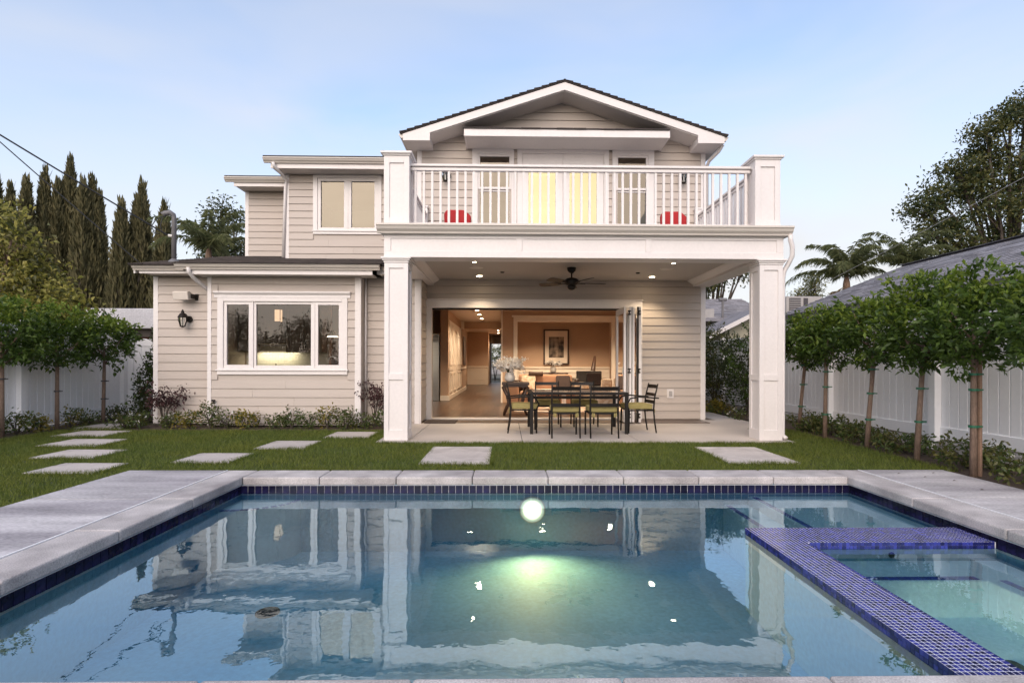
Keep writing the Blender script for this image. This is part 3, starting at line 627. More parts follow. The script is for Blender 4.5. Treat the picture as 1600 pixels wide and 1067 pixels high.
# front gable: rakes with boxed ends, roof, side soffits
for s in (-1,1):
    X = lambda d: 1.165+s*d
    # rake fascia
    O('rake_board', MB().prism([(X(0),6.87),(X(3.255),6.87-.33*3.255),(X(3.255),5.665),(X(2.715),5.665),(X(2.715),5.665+.16),(X(0),6.715)],'y',10.84,10.875), 'white_paint', H)
    O('boxed_eave', MB().prism([(X(2.72),5.67),(X(3.25),5.67),(X(3.25),5.78),(X(2.72),5.93)],'y',10.876,11.40), 'white_paint', H)
    O('soffit', MB().prism([(X(0),6.703),(X(2.72),6.703-.33*2.72),(X(2.72),6.72-.33*2.72),(X(0),6.72)],'y',10.876,11.40), 'soffit_paint', H)
    O('soffit', MB().box(min(X(3.0),X(3.25)),max(X(3.0),X(3.25)),11.402,26,5.672,5.69), 'soffit_paint', H)
    O('gutter', MB().prism([(X(3.255),5.72),(X(3.255),5.80),(X(3.345),5.80),(X(3.345),5.785),(X(3.30),5.72)],'y',10.86,26), 'gutter_paint', H)
    rf = O('roof', MB().prism([(X(0),6.88),(X(3.30),6.88-.33*3.30),(X(3.30),6.90-.33*3.30),(X(0),6.90)],'y',10.82,26), 'shingle', H)
    b = MB(); d = 3.32
    while d > .02:
        dn = max(d-.15,0); y = 10.80
        for yy in [10.80+.3*q for q in range(10)]:
            za, zb = 6.902-.33*d, 6.902-.33*dn; b.add([(X(d),yy,za),(X(d),yy+.295,za),(X(d),yy+.295,za+.03),(X(d),yy,za+.03),(X(dn),yy,zb+.006),(X(dn),yy+.295,zb+.006)],[(0,1,2,3),(3,2,5,4),(0,3,4),(1,5,2),(0,4,5,1)])
        d = dn
    o = O('shingle_courses', b, 'shingle', rf); o['kind'] = 'stuff'
# door canopy
k = O('canopy', MB().box(-.853,3.264,10.70,10.73,5.706,5.848).box(-.853,-.823,10.731,11.40,5.706,5.848).box(3.234,3.264,10.731,11.40,5.706,5.848), 'white_paint', H, bevel=.003)
O('canopy_soffit', MB().box(-.822,3.233,10.731,11.36,5.712,5.73), 'soffit_paint', k)
O('canopy_roof', courses('c',-.87,3.28,10.685,11.4,lambda y: 5.852+.3*(y-10.685),ex=.14,th=.02,jit=.012), 'shingle', k)

# porch: columns, beams, ceiling
def panelled(mb, x0,x1,z0,z1, Y, st, rails, d=.02):
    """stiles and rails proud of a face on plane y=Y facing -y."""
    mb.box(x0,x0+st,Y-d,Y,z0,z1); mb.box(x1-st,x1,Y-d,Y,z0,z1)
    for a,c in rails: mb.box(x0+st,x1-st,Y-d,Y,a,c)
def column(cx, cy):
    W = .182
    rails = [(0,.16),(.935,1.03),(2.66,2.74)]
    t = O('column', MB().box(cx-W+.02,cx+W-.02,cy-W+.02,cy+W-.02,0,2.74), 'white_paint', H)
    for q in range(4):
        mb = MB(); a = W-.02
        panelled(mb,-W if q%2==0 else -a,W if q%2==0 else a,0,2.74,-a,.072 if q%2==0 else .052,rails)
        ca,sa = [(1,0),(0,1),(-1,0),(0,-1)][q]
        mb.v = [(cx+x*ca-y*sa, cy+x*sa+y*ca, z) for x,y,z in mb.v]
        O('panel_frame', mb, 'white_paint', t, bevel=.003)
    cap = MB(); 
    for z0,z1,e in ((2.742,2.775,.010),(2.775,2.80,.030),(2.80,2.828,.048)): cap.box(cx-W-e,cx+W+e,cy-W-e,cy+W+e,z0,z1)
    O('capital', cap, 'white_paint', t, bevel=.005)
    return t
column(-1.705,8.515); column(4.14,8.515)
bm = O('porch_beam', MB().box(-1.885,4.32,8.348,8.68,2.829,3.17).box(-1.885,-1.535,8.68,10.57,2.829,3.17).box(-1.66,-1.535,10.57,11.40,2.829,2.957).box(3.965,4.32,8.68,11.40,2.829,3.17), 'white_paint', H)
f = MB().box(-1.895,4.33,8.333,8.348,2.829,2.925).box(-1.895,4.33,8.333,8.348,3.12,3.17)
for a,c in ((-1.895,-1.79),(.15,.24),(2.165,2.26),(4.225,4.33)): f.box(a,c,8.333,8.348,2.925,3.12)
O('beam_frame', f, 'white_paint', bm, bevel=.003)
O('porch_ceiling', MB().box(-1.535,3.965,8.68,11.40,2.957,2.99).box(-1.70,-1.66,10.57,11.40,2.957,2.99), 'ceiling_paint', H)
O('ceiling_crown', MB().prism([(8.68,2.957),(8.80,2.957),(8.78,2.93),(8.70,2.88),(8.68,2.87)],'x',-1.535,3.965).prism([(3.965,2.957),(3.965,2.87),(3.945,2.88),(3.865,2.93),(3.845,2.957)],'y',8.80,11.38).prism([(-1.535,2.957),(-1.415,2.957),(-1.435,2.93),(-1.515,2.88),(-1.535,2.87)],'y',8.80,11.38), 'white_paint', H)
# balcony
O('balcony_floor', MB().box(-1.93,4.36,8.30,11.40,3.171,3.335), 'soffit_paint', H)
O('gutter', MB().prism([(8.30+u*1.1,3.18+w*1.28) for u,w in GP],'x',-1.98,4.42), 'gutter_paint', H)
O('gutter', MB().prism([(4.36-u*1.0,3.18+w*1.28) for u,w in GP],'y',8.30,11.38), 'gutter_paint', H)
for x0,x1,zt in ((-1.895,-1.505,4.45),(3.875,4.27,4.44)):
    y0,y1 = 8.32,8.71
    p = O('railing_post', MB().box(x0+.02,x1-.02,y0+.02,y1-.02,3.336,zt-.06), 'white_paint', H)
    for q in range(4):
        mb = MB(); w_ = (x1-x0)/2; a = w_-.02; panelled(mb,-w_ if q%2==0 else -a,w_ if q%2==0 else a,3.336,zt-.06,-a,.085,[(3.336,3.43),(zt-.17,zt-.06)])
        ca,sa = [(1,0),(0,1),(-1,0),(0,-1)][q]; cx,cy = (x0+x1)/2,(y0+y1)/2
        mb.v = [(cx+x*ca-y*sa, cy+x*sa+y*ca, z) for x,y,z in mb.v]; O('panel_frame', mb, 'white_paint', p, bevel=.003)
    O('post_cap', MB().box(x0-.02,x1+.02,y0-.02,y1+.02,zt-.06,zt-.035).box(x0-.045,x1+.045,y0-.045,y1+.045,zt-.035,zt), 'white_paint', p, bevel=.005)
rl = O('balcony_railing', MB().box(-1.505,3.875,8.46,8.58,4.285,4.322).box(-1.505,3.875,8.485,8.555,4.225,4.268).box(-1.505,3.875,8.50,8.54,4.268,4.285).box(-1.505,3.875,8.49,8.55,3.362,3.405)
       .box(-1.755,-1.665,8.71,11.25,4.285,4.322).box(-1.735,-1.685,8.71,11.25,4.225,4.268).box(-1.735,-1.685,8.71,11.25,3.362,3.405)
       .box(3.995,4.085,8.71,11.25,4.285,4.322).box(4.015,4.065,8.71,11.25,4.225,4.268).box(4.015,4.065,8.71,11.25,3.362,3.405), 'white_paint', H, bevel=.005)
bme = bpy.data.meshes.new('baluster'); q = MB().box(-.018,.018,-.018,.018,3.405,4.225); bme.from_pydata(q.v,[],q.f); bme.materials.append(M['white_paint'])
off = wloc(rl)
for k in range(41): link('baluster', bme, rl, (-1.505+.13122*(k+.5)-off.x, 8.52-off.y, 0))
for k in range(19):
    for x in (-1.71,4.04): link('baluster', bme, rl, (x-off.x, 8.80+.13*k-off.y, 0))
for x in (.0,1.9,-.95,3.0): O('rail_block', MB().box(x-.03,x+.03,8.495,8.545,3.336,3.362), 'white_paint', rl)
for x in (-1.71,4.04): O('newel_post', MB().box(x-.055,x+.055,11.25,11.37,3.336,4.44).box(x-.07,x+.07,11.235,11.37,4.44,4.48), 'white_paint', rl, bevel=.004)
# downspouts
def spoutp(pts, r=.036): return O('downspout', MB().tube(pts, r, 10), 'white_paint', H, smooth=True)
spoutp([(4.40,8.26,3.20),(4.40,8.26,3.12),(4.44,8.28,3.02),(4.45,8.30,2.88),(4.43,8.36,2.78),(4.375,8.40,2.66),(4.365,8.42,2.55),(4.365,8.42,.08),(4.38,8.34,.03)])
spoutp([(-5.80,9.90,2.93),(-5.80,9.92,2.84),(-5.78,10.05,2.75),(-5.70,10.30,2.60),(-5.69,10.50,2.50),(-5.69,10.53,2.40),(-5.69,10.53,.05)])
spoutp([(-5.22,12.08,5.66),(-5.20,12.10,5.58),(-5.12,12.30,5.48),(-5.10,12.55,5.40),(-5.13,12.56,5.30),(-5.175,12.56,3.62)])
spoutp([(4.45,11.0,5.70),(4.40,11.1,5.60),(4.28,11.3,5.48),(4.275,11.42,5.40),(4.275,11.42,3.35)])
spoutp([(-2.74,10.52,2.85),(-2.74,10.52,.05)], .02)
# folded patio doors
for i,x in enumerate((2.33,2.44,2.50,2.63)):
    d = .80; y1 = 11.42; y0 = y1-d
    k = O('folding_door', MB().holed(y0,y1,.03,2.32,[(y0+.09,y1-.09,.20,2.20)],x,x+.045,axis='x'), 'white_paint', H, bevel=.004)
    O('pane', MB().add([(x+.02,y0+.09,.20),(x+.02,y1-.09,.20),(x+.02,y1-.09,2.20),(x+.02,y0+.09,2.20)],[(0,1,2,3)]), 'door_glass', k)
    if i in (1,3):
        for z in (2.20,1.05,.16): O('hinge', MB().tube([(x-.004,y0-.012,z-.05),(x-.004,y0-.012,z+.05)],.012,8).box(x-.035,x+.03,y0-.012,y0-.002,z-.045,z-.02).box(x-.035,x+.03,y0-.012,y0-.002,z+.02,z+.045), 'bronze', k)
    if i == 0: O('door_handle', MB().tube([(x-.012,y0+.045,.98),(x-.012,y0+.045,1.12)],.012,8), 'steel', k)
O('door_seal', MB().box(2.485,2.4995,10.63,10.66,.03,2.32).box(2.60,2.628,10.64,10.66,.03,2.32), 'bronze', H)

# interior shell
FZ = .02
fl = O('interior_floor', MB().box(-6.73,4.10,10.73,32.88,-.06,.008), 'wood_floor', H)
# planks run towards the street; individually laid where they show
y = 11.53
px_ = -1.70; n = 0
while px_ < 4.0 and n < 32:
    yy = 11.53 + random.uniform(-1.4,0)
    while yy < 22:
        ya, yb = max(yy,11.535), min(yy+1.5,22); yy += 1.5
        if yb-ya > .1 and (px_ < .3 or ya < 16): O('plank', MB().box(px_+.0015,px_+.123,ya+.0015,yb-.0015,.004,.02), 'wood_floor', fl)
    px_ += .1245; n += 1
IW = lambda mb, m='room_wall', name='interior_wall': O(name, mb, m, H)
IW(MB().box(-6.73,4.10,11.521,32.88,2.85,2.97).box(-6.73,-1.83,10.73,11.52,2.80,2.86), 'room_ceiling', 'interior_ceiling')
IW(MB().box(-6.73,-2.36,16.75,16.9,0,2.85).box(-2.05,-1.81,16.75,24,0,2.85).box(-2.36,-2.08,17.35,17.5,0,2.85).box(-2.25,-2.10,24,29,0,2.85).box(-2.10,-.97,29,29.15,0,2.85).box(-1.02,-.97,29.15,32.88,0,2.85).box(-.10,.05,16.25,32.88,0,2.85))
IW(MB().holed(-.11,4.10,0,2.85,[(.33,3.13,-.1,2.42)],16.0,16.25)); IW(MB().holed(.05,4.099,0,2.85,[],20.0,20.15)); IW(MB().holed(11.53,20,0,2.849,[(17.3,18.4,.7,2.3)],4.07,4.10,axis='x'))
tr = O('cased_opening', MB().box(.21,.33,15.955,16.0,0,2.42).box(3.13,3.25,15.955,16.0,0,2.42).box(.21,3.25,15.955,16.0,2.42,2.56).box(.16,3.30,15.93,16.0,2.56,2.61), 'room_trim', H, bevel=.004)
wn_ = O('wainscot', MB().box(.05,4.07,19.97,20.0,.02,1.0).box(.05,4.07,19.94,20.0,1.0,1.06).box(.05,4.07,19.955,20.0,.02,.16), 'room_trim', H)
for k in range(4): O('wainscot_panel', MB().frame(.2+k*.98,1.05+k*.98,.25,.88,.03,19.955,19.97), 'room_trim', wn_)
wn_ = O('wainscot', MB().box(-2.10,-.97,28.97,29.0,.02,.95).box(-2.10,-.97,28.93,29.0,.95,1.02).box(-2.10,-.97,28.94,29.0,.02,.2), 'room_trim', H)
O('wainscot_panel', MB().frame(-1.95,-1.12,.28,.85,.05,28.95,28.97), 'room_trim', wn_)
# passage wall trim: door casings, chair rail
O('doorway_trim', MB().box(-1.83,-1.78,18.0,18.16,.02,2.3).box(-1.83,-1.78,19.4,19.56,.02,2.3).box(-1.83,-1.77,17.95,19.61,2.3,2.45).box(-1.81,-1.775,16.75,24,.02,.16).box(-1.81,-1.78,16.9,18.0,.95,1.02).box(-1.81,-1.78,19.56,24,.95,1.02).box(-2.05,-1.81,16.72,16.75,.02,.18), 'room_trim', H)
pd = O('passage_door', MB().box(-1.809,-1.795,17.05,21.45,.165,2.55), 'room_trim', H)
for ya in (17.15,18.25,19.7,20.6):
    for za,zb in ((.25,.88),(1.12,2.2)): O('door_panel', MB().holed(ya,ya+.75,za,zb,[(ya+.05,ya+.70,za+.05,zb-.05)],-1.794,-1.775,axis='x'), 'room_trim', pd)
O('doorway_trim', MB().box(-.16,-.11,15.97,16.0,.02,2.84).box(-1.81,-1.70,21.5,21.7,2.55,2.85), 'room_trim', H)
O('ceiling_beam', MB().box(-1.81,-.10,21.8,22.0,2.58,2.85), 'room_wall', H)
O('front_door', MB().box(-.94,-.89,32.0,32.85,.02,2.33), 'dark_wood', H)
O('entry_casing', MB().box(-1.0,-.2,32.84,32.88,2.35,2.47), 'room_trim', H)
# upstairs rooms
IW(MB().box(-1.765,4.10,15.0,15.1,3.33,5.7).box(-1.765,4.10,11.52,15,5.70,5.75).box(-5.03,-1.89,15.5,15.6,3.3,5.55).box(-5.03,-1.89,12.72,15.5,5.545,5.60).box(-6.7,4.1,11.52,32.9,3.2,3.33), 'room_wall', 'upper_room_wall')
O('kitchen_ceiling_trim', MB().box(-5.54,-2.89,10.42,10.73,2.45,2.86), 'room_wall', H)
# ------------------------------------------------------------------ fences
def fence(name, label, X, face, ys, zb, zt, gap_to_curb=True):
    """Vinyl privacy fence along Y on plane X; face=+1 shows towards +X."""
    t = thing(name, label, 'fence', (X,ys[0],0)); bl = {}
    a, c = sorted((X, X-face*.05))
    O('curb', MB().box(min(a,c)-.06,max(a,c)+.06,ys[0],ys[-1],-.1,zb-.035), 'curb', t, bevel=.01)
    for y in ys: O('post', MB().box(X-.06-.02*(face<0),X+.06+.02*(face>0),y-.065,y+.065,-.08,zt+.04).box(X-.085,X+.085,y-.085,y+.085,zt+.04,zt+.065), 'vinyl', t, bevel=.006)
    for ya,yb in zip(ys,ys[1:]):
        O('rail', MB().box(a-.005,c+.005,ya+.066,yb-.066,zb,zb+.17), 'vinyl', t, bevel=.006); O('rail', MB().box(a-.005,c+.005,ya+.066,yb-.066,zt-.15,zt), 'vinyl', t, bevel=.006)
        n = int(round((yb-ya-.13)/.155)); p = (yb-ya-.13)/n
        key = round(p,4)
        if key not in bl:
            q = MB().prism([(-p/2+.002,-.012),(-p/2+.010,.012),(p/2-.010,.012),(p/2-.002,-.012)],'z',zb+.17,zt-.15)
            q.v = [(yv*face, xv, z) for xv,yv,z in q.v]; me = bpy.data.meshes.new('board'); me.from_pydata(q.v,[],q.f); me.materials.append(M['vinyl']); bl[key] = me
        for k in range(n): link('board', bl[key], t, (-face*.025, ya+.065+p*(k+.5)-ys[0], 0))
    return t
fence('vinyl_fence','white vinyl fence behind the leafy standard trees beside the stepping stone path', -8.6, 1, [4.62,7.14,9.66,12.2], .045, 1.86)
fence('vinyl_fence','white vinyl fence behind the staked trees below the grey shingle roof', 6.25, -1, [2.6,5.15,7.70,10.25,12.8,15.35,17.9], .13, 1.88)
gt = thing('garden_gate','white vinyl gate panel between the fence end and the house corner','gate',(-7.7,12.3,0))
O('post', MB().box(-8.52,-8.40,12.24,12.36,0,1.82), 'vinyl', gt, bevel=.005); O('post', MB().box(-6.98,-6.87,12.24,12.36,0,1.82), 'vinyl', gt, bevel=.005)
O('rail', MB().box(-8.40,-6.98,12.27,12.32,.08,.24), 'vinyl', gt, bevel=.005); O('rail', MB().box(-8.40,-6.98,12.27,12.32,1.55,1.72), 'vinyl', gt, bevel=.005)
for k in range(9): O('board', MB().box(-8.398+k*.1575,-8.398+k*.1575+.154,12.285,12.305,.24,1.55), 'vinyl', gt, bevel=.004)

# ------------------------------------------------------------------ neighbours
cp = thing('neighbour_carport','flat white concrete slab roof edge above the fence behind the conical shrub','carport',(-12,16.5,0))
O('roof_slab', MB().box(-19,-6.9,16,21,2.18,2.77), 'concrete_white', cp, bevel=.02); O('back_wall', MB().box(-19,-6.9,20.5,20.7,0,2.18), 'rust_wall', cp)
O('beam', MB().box(-19,-6.9,16.4,16.6,1.95,2.18), 'dark_wood', cp)
for x in (-18,-14,-9.6): O('post', MB().box(x,x+.15,16.4,16.55,0,1.95), 'dark_wood', cp)
gr = thing('neighbour_garage','low neighbour building with long grey shingle roof over the staked trees','garage',(9,10,0))
EX,EZ,SL = 7.15,2.44,.40
O('wall', MB().box(7.55,13.5,1,13.7,0,2.55).prism([(7.55,2.55),(13.5,2.55),(10.5,3.72)],'y',13.55,13.7), 'stucco', gr)
rf = O('roof', MB().prism([(EX,EZ-.03),(EX,EZ),(10.5,EZ+(10.5-EX)*SL),(13.85,EZ),(13.85,EZ-.03),(10.5,EZ+(10.5-EX)*SL-.03)],'y',0.5,14.05), 'grey_shingle', gr)
zg = lambda u: EZ+.004+SL*(u-EX)
cb = courses('g', 0.5, 14.06, EX-.02, 10.5, zg, tab=.30, ex=.145, th=.010, jit=.012); cb.v = [(y_,x_,z_) for x_,y_,z_ in cb.v]
o = O('shingle_courses', cb, 'grey_shingle', rf); o['kind'] = 'stuff'
O('eave_board', MB().box(EX+.02,EX+.05,.5,14.04,EZ-.14,EZ-.032), 'pipe_grey', gr)
O('ridge_cap', MB().prism([(10.35,3.80),(10.5,3.84),(10.65,3.80),(10.5,3.80)],'y',.5,14.08), 'grey_shingle', gr)
for k in range(9): O('rafter_tail', MB().box(EX+.06,7.55,2.3+k*1.42,2.40+k*1.42,EZ-.16,EZ-.04), 'white_paint', gr)
nh = thing('neighbour_house','cream neighbour house with grey gable roof glimpsed between wall and column','house',(9.3,20,0))
O('wall', MB().box(8.0,16,19.5,27,0,2.45).prism([(8.0,2.451),(11.0,2.451),(9.2,3.1)],'y',19.5,19.7), 'cream_stucco', nh)
rf = O('roof', MB().prism([(7.0,2.05),(7.0,2.12),(9.2,3.22),(11.8,2.0),(11.8,1.93),(9.2,3.15)],'y',18.9,22).prism([(21.5,2.9),(21.5,3.0),(25,4.2),(25,4.1)],'x',4.5,11), 'grey_shingle', nh)
O('barge_board', MB().prism([(6.95,1.96),(6.95,2.12),(9.2,3.25),(9.2,3.09)],'y',18.82,18.89), 'white_paint', nh)
cb = courses('g', 4.5, 11, 21.5, 25, lambda u: 3.005+.343*(u-21.5), tab=.4, ex=.2, th=.015, jit=.02); o = O('shingle_courses', cb, 'grey_shingle', rf); o['kind'] = 'stuff'
O('vent_pipe', MB().tube([(8.75,21.6,2.9),(8.75,21.6,3.75)],.05,10).tube([(8.6,21.6,3.78),(8.9,21.6,3.78)],.07,10), 'pipe_grey', nh); O('roof_vent', MB().box(7.95,8.4,21.6,21.9,3.0,3.4), 'ac_metal', nh)
ac = thing('rooftop_air_conditioner','boxy rooftop air conditioner with dark grille beside the white column','air conditioner',(11.2,18,2.9))
O('casing', MB().box(9.56,10.78,18.2,19.4,2.9,3.50), 'ac_metal', ac, bevel=.015)
O('grille', MB().box(9.66,10.05,18.185,18.199,2.98,3.44).box(10.15,10.30,18.185,18.199,2.98,3.44), 'ac_dark', ac)
for k in range(7): O('louvre', MB().box(9.66,10.05,18.17,18.184,3.0+k*.062,3.02+k*.062), 'ac_metal', ac)
O('base_frame', MB().box(9.56,10.78,18.25,19.35,2.0,2.899), 'pipe_grey', ac)

# ------------------------------------------------------------------ wires and mast
ms = thing('service_mast','grey pipe mast with bent weather head on the low roof','utility mast',(-6.67,10.9,3.2))
O('pipe', MB().tube([(-6.67,10.9,3.1),(-6.67,10.9,4.08),(-6.68,10.89,4.14),(-6.73,10.86,4.18),(-6.80,10.83,4.16),(-6.84,10.82,4.12)],[.045,.045,.05,.055,.05,.06],12), 'pipe_grey', ms, smooth=True)
O('roof_flange', MB().lathe([(.12,0),(.10,.03),(.05,.08)],(-6.67,10.9,3.18),14), 'pipe_grey', ms); O('insulator', MB().tube([(-6.67,10.9,3.72),(-6.76,10.86,3.72)],.03,8), 'ceramic_white', ms)
def sag(a,c,s,n=20): a,c = Vector(a),Vector(c); return [a.lerp(c,k/n)-Vector((0,0,s*4*(k/n)*(1-k/n))) for k in range(n+1)]
wr = thing('power_line','twisted dark power cable sagging from beyond the yard to the roof mast','cable',(-6.76,10.86,3.7))
O('cable', MB().tube(sag((-14.1,3.2,9.55),(-6.76,10.86,3.72),.12),.014,6), 'wire', wr); O('drip_loop', MB().tube([(-6.84,10.82,4.10),(-6.95,10.78,4.02),(-7.02,10.75,3.88),(-6.98,10.77,3.76),(-6.9,10.8,3.74)],.009,6).tube([(-6.84,10.82,4.10),(-6.88,10.8,3.9),(-6.85,10.82,3.78),(-6.78,10.85,3.73)],.009,6), 'wire', wr)
wr = tag(O('phone_line', MB().tube(sag((-13.7,5.6,11.3),(-6.83,10.10,3.05),.15),.010,6), 'wire'), 'thinner dark cable ending low at the edge of the kitchen roof', 'cable')
wr = tag(O('phone_line', MB().tube(sag((12.0,5.6,6.76),(10.9,20.2,3.66),.08),.008,6), 'pale_wire'), 'pale cable crossing in front of the large tree above the garage roof', 'cable')

# ------------------------------------------------------------------ trees and shrubs
def foliage(name, parent, clusters, per, Ln, mats, spread, W=.45, lift=.3, frac=None, droop=0.0, outward=None, fold=.25):
    """clusters (n,3) local positions; leaves burst from each."""
    n = len(clusters)*per; c = np.repeat(clusters, per, 0); d = RNG.normal(size=(n,3)); d[:,2] += lift
    if outward is not None: d += unit(c-np.asarray(outward))*.8
    P = c + RNG.normal(size=(n,3))*spread; L_ = Ln*RNG.uniform(.65,1.25,n)
    V,F = leaves(P, d, L_, L_*W, fold, droop); mi = None
    if frac is not None: mi = np.repeat(np.repeat(frac.astype(int), per), 2)
    return npmesh(name, V, F, mats, mi, parent)
def branchy(parent, base, tips, r0, m='bark', name='trunk', split=None):
    b = MB()
    for pts, r in tips: b.tube(pts, r, 8)
    return O(name, b, m, parent, smooth=True, local=True)
def standard_tree(x, y, htop, lean, label, group, crown=(.50,.49,.48), zc=1.64, stake=None, ties=(), hbase=1.1, seed_top=.25, nclu=200, tiecol='tie_green'):
    t = thing('standard_tree', label, 'tree', (x,y,-.03), 0, group)
    lx, ly = lean; top = Vector((lx,ly,zc-.1))
    tips = [([(0,0,0),(lx*.3,ly*.3,hbase*.45),(lx*.8,ly*.8,hbase),top],[.037,.032,.028,.016])]
    for k in range(7):
        a = k*2.4; e = Vector((lx+math.cos(a)*crown[0]*.7, ly+math.sin(a)*crown[1]*.7, zc+random.uniform(-.25,.35))); s = Vector((lx*.85,ly*.85,hbase+.05+.05*k)); tips.append(([s,(s+e)/2+Vector((0,0,.03)),e],[.014,.010,.004]))
    branchy(t,None,tips,.04)
    htop -= .20; crown = tuple(c_*random.uniform(.9,1.08) for c_ in crown); cl = in_ball(nclu,.45)*np.array(crown); cl[:,2] *= np.where(cl[:,2]>0, (htop-zc)/crown[2], 1.0)
    cl *= (1+.22*np.sin(cl[:,0:1]*9+x*3)*np.cos(cl[:,1:2]*8+y)) ; cl += np.array([lx,ly,zc])
    k = np.array([[random.uniform(-.25,.25),random.uniform(-.2,.2),htop+random.uniform(-.10,.14)] for _ in range(16)])+np.array([lx,ly,0]); cl = np.vstack([cl,k])
    for q in range(4):
        a_ = random.random()*6.28; z0 = random.uniform(-.1,.2); v = np.array([math.cos(a_)*.55,math.sin(a_)*.55,random.uniform(.4,1.0)]); s0 = np.array([lx+math.cos(a_)*crown[0]*.55,ly+math.sin(a_)*crown[1]*.55,htop-.25+z0*.5])
        cl = np.vstack([cl, [s0+v*d_ for d_ in (.05,.12,.19,.27,.34)]])
    new = ((cl[:,2] > zc+.18) & (RNG.random(len(cl)) < .55)) | (RNG.random(len(cl)) < .06)
    foliage('crown', t, cl, 14, .088, ['leaf_ficus','leaf_new'], .042, .42, .35, new, .12, (lx,ly,zc-.2))
    if stake: O('stake', MB().tube([stake+(0,) if len(stake)==2 else stake,(lx*.75+stake[0]*.9,ly*.7+stake[1]*.9,1.35)],.022,8), 'stake', t, local=True)
    for z in ties: O('tie', MB().tube([(lx*z/1.5*.9,ly*z/1.5*.9,z-.012),(lx*z/1.5*.9,ly*z/1.5*.9,z+.012)],.047,10).box(lx*z/1.5*.9-.01,lx*z/1.5*.9+.09,-.012,.012,z-.008,z+.008), tiecol, t, local=True)
    return t
GR = 'standard trees along the fence by the garage'; GL = 'standard trees along the fence by the path'
standard_tree(5.36,9.75,2.12,(.12,0),'slim leaning tree half hidden by the downspout column',GR,ties=(.45,.85,1.2))
standard_tree(5.24,8.75,2.22,(.05,.05),'small tree with straight thin trunk, next along from the white column',GR,ties=(.4,.85,1.1))
standard_tree(5.26,7.75,2.28,(.12,.02),'third tree from the column, its trunk bound with green ties',GR,stake=(.04,.05),ties=(.42,.8,1.15))
standard_tree(5.20,6.72,2.42,(.10,.02),'tree with leaning thick trunk and a tall wispy top shoot',GR,stake=(.05,.04),ties=(.5,.92),nclu=280)
standard_tree(5.10,5.78,2.34,(.02,.02),'nearest whole tree, tied to a second stake at the deck edge',GR,stake=(.09,.02),ties=(.55,.95,1.12))
standard_tree(5.12,4.78,2.32,(.02,.02),'tree cut by the picture edge over the low shrubs, only its crown showing',GR,crown=(.57,.55,.50))
standard_tree(-8.12,8.80,2.30,(0,0),'tree at the picture edge overhung by yellowish branches',GL,ties=(.95,),tiecol='ac_dark',crown=(.58,.56,.50))
standard_tree(-8.05,9.78,2.30,(0,0),'middle standard tree in front of the white fence by the path',GL,ties=(.7,1.15),tiecol='ac_dark',crown=(.57,.55,.50))
standard_tree(-7.95,10.75,2.26,(.02,0),'standard tree nearest the gate with a rounded crown',GL,ties=(.5,.85),tiecol='ac_dark',crown=(.56,.54,.52))

def cypress(x, y, spires, label, r):
    """Dense column of upright sprays with one or more pointed tips."""
    t = thing('cypress_tree', label, 'tree', (x,y,0), 0, 'cypress trees beyond the fence')
    core = MB()
    for dx,dy,h,rr in spires: core.tube([(dx,dy,0),(dx,dy,h*.5),(dx,dy,h*.92)],[rr*.62,rr*.55,.02],9)
    O('trunk', core, 'dark_bark', t, local=True)
    Ps, Ds, Ls = [], [], []
    for dx,dy,h,rr in spires:
        n = int(6500*rr/1.15); u = RNG.random(n)**.85; a = RNG.random(n)*2*np.pi
        prof = np.clip((1-u)**.62,0,1)*np.clip(.75+u*3,0,1); wob = 1+.20*np.sin(a*5+u*9)+.12*np.sin(a*11)
        rad = rr*prof*wob*RNG.uniform(.72,1.05,n)
        Ps.append(np.stack([dx+rad*np.cos(a),dy+rad*np.sin(a),u*h*.97],1)); Ds.append(np.stack([np.cos(a)*.28,np.sin(a)*.28,np.ones(n)],1)+RNG.normal(size=(n,3))*.13); Ls.append(RNG.uniform(.45,1.1,n)*(1-.3*u))
        m = 60; uu = RNG.random(m); Ps.append(np.stack([dx+RNG.normal(size=m)*.10,dy+RNG.normal(size=m)*.10,h*(.90+.10*uu)],1)); Ds.append(np.stack([RNG.normal(size=m)*.1,RNG.normal(size=m)*.1,np.ones(m)],1)); Ls.append(np.full(m,.9))
    V,F = leaves(np.concatenate(Ps),np.concatenate(Ds),np.concatenate(Ls),np.concatenate(Ls)*.20,.15)
    npmesh('crown', V, F, 'leaf_cypress', None, t)
def XA(px,Y): return (px-791)*Y/840
def ZA(py,Y): return 1.2+(567-py)*Y/840
cyp = [([(6,282),(24,300)],46.2,'cypress at the picture edge behind the yellowish tree'),([(52,290)],45.1,'short blunt cypress, second in the tall dark row'),
       ([(80,276),(95,292)],46.2,'cypress with paired tips in the tall dark row'),([(119,258),(106,290)],47.2,'tallest cypress of the dark row with a feathery tip'),
       ([(138,290)],46.2,'cypress just past the tallest one in the dark row'),([(152,288),(160,310)],46.8,'last cypress of the dark row, bordering the open sky gap'),
       ([(197,325)],44.1,'shorter cypress standing across the sky gap'),([(228,294),(216,318)],45.1,'tall pointed cypress behind the low roof corner'),([(262,328)],44.1,'cypress right behind the roof mast')]
for sp_,Y,l in cyp:
    x0 = XA(sp_[0][0],Y); cypress(x0,Y,[(XA(a,Y)-x0,.25*i,ZA(b_,Y),1.15 if i==0 else .88) for i,(a,b_) in enumerate(sp_)],l,.55)

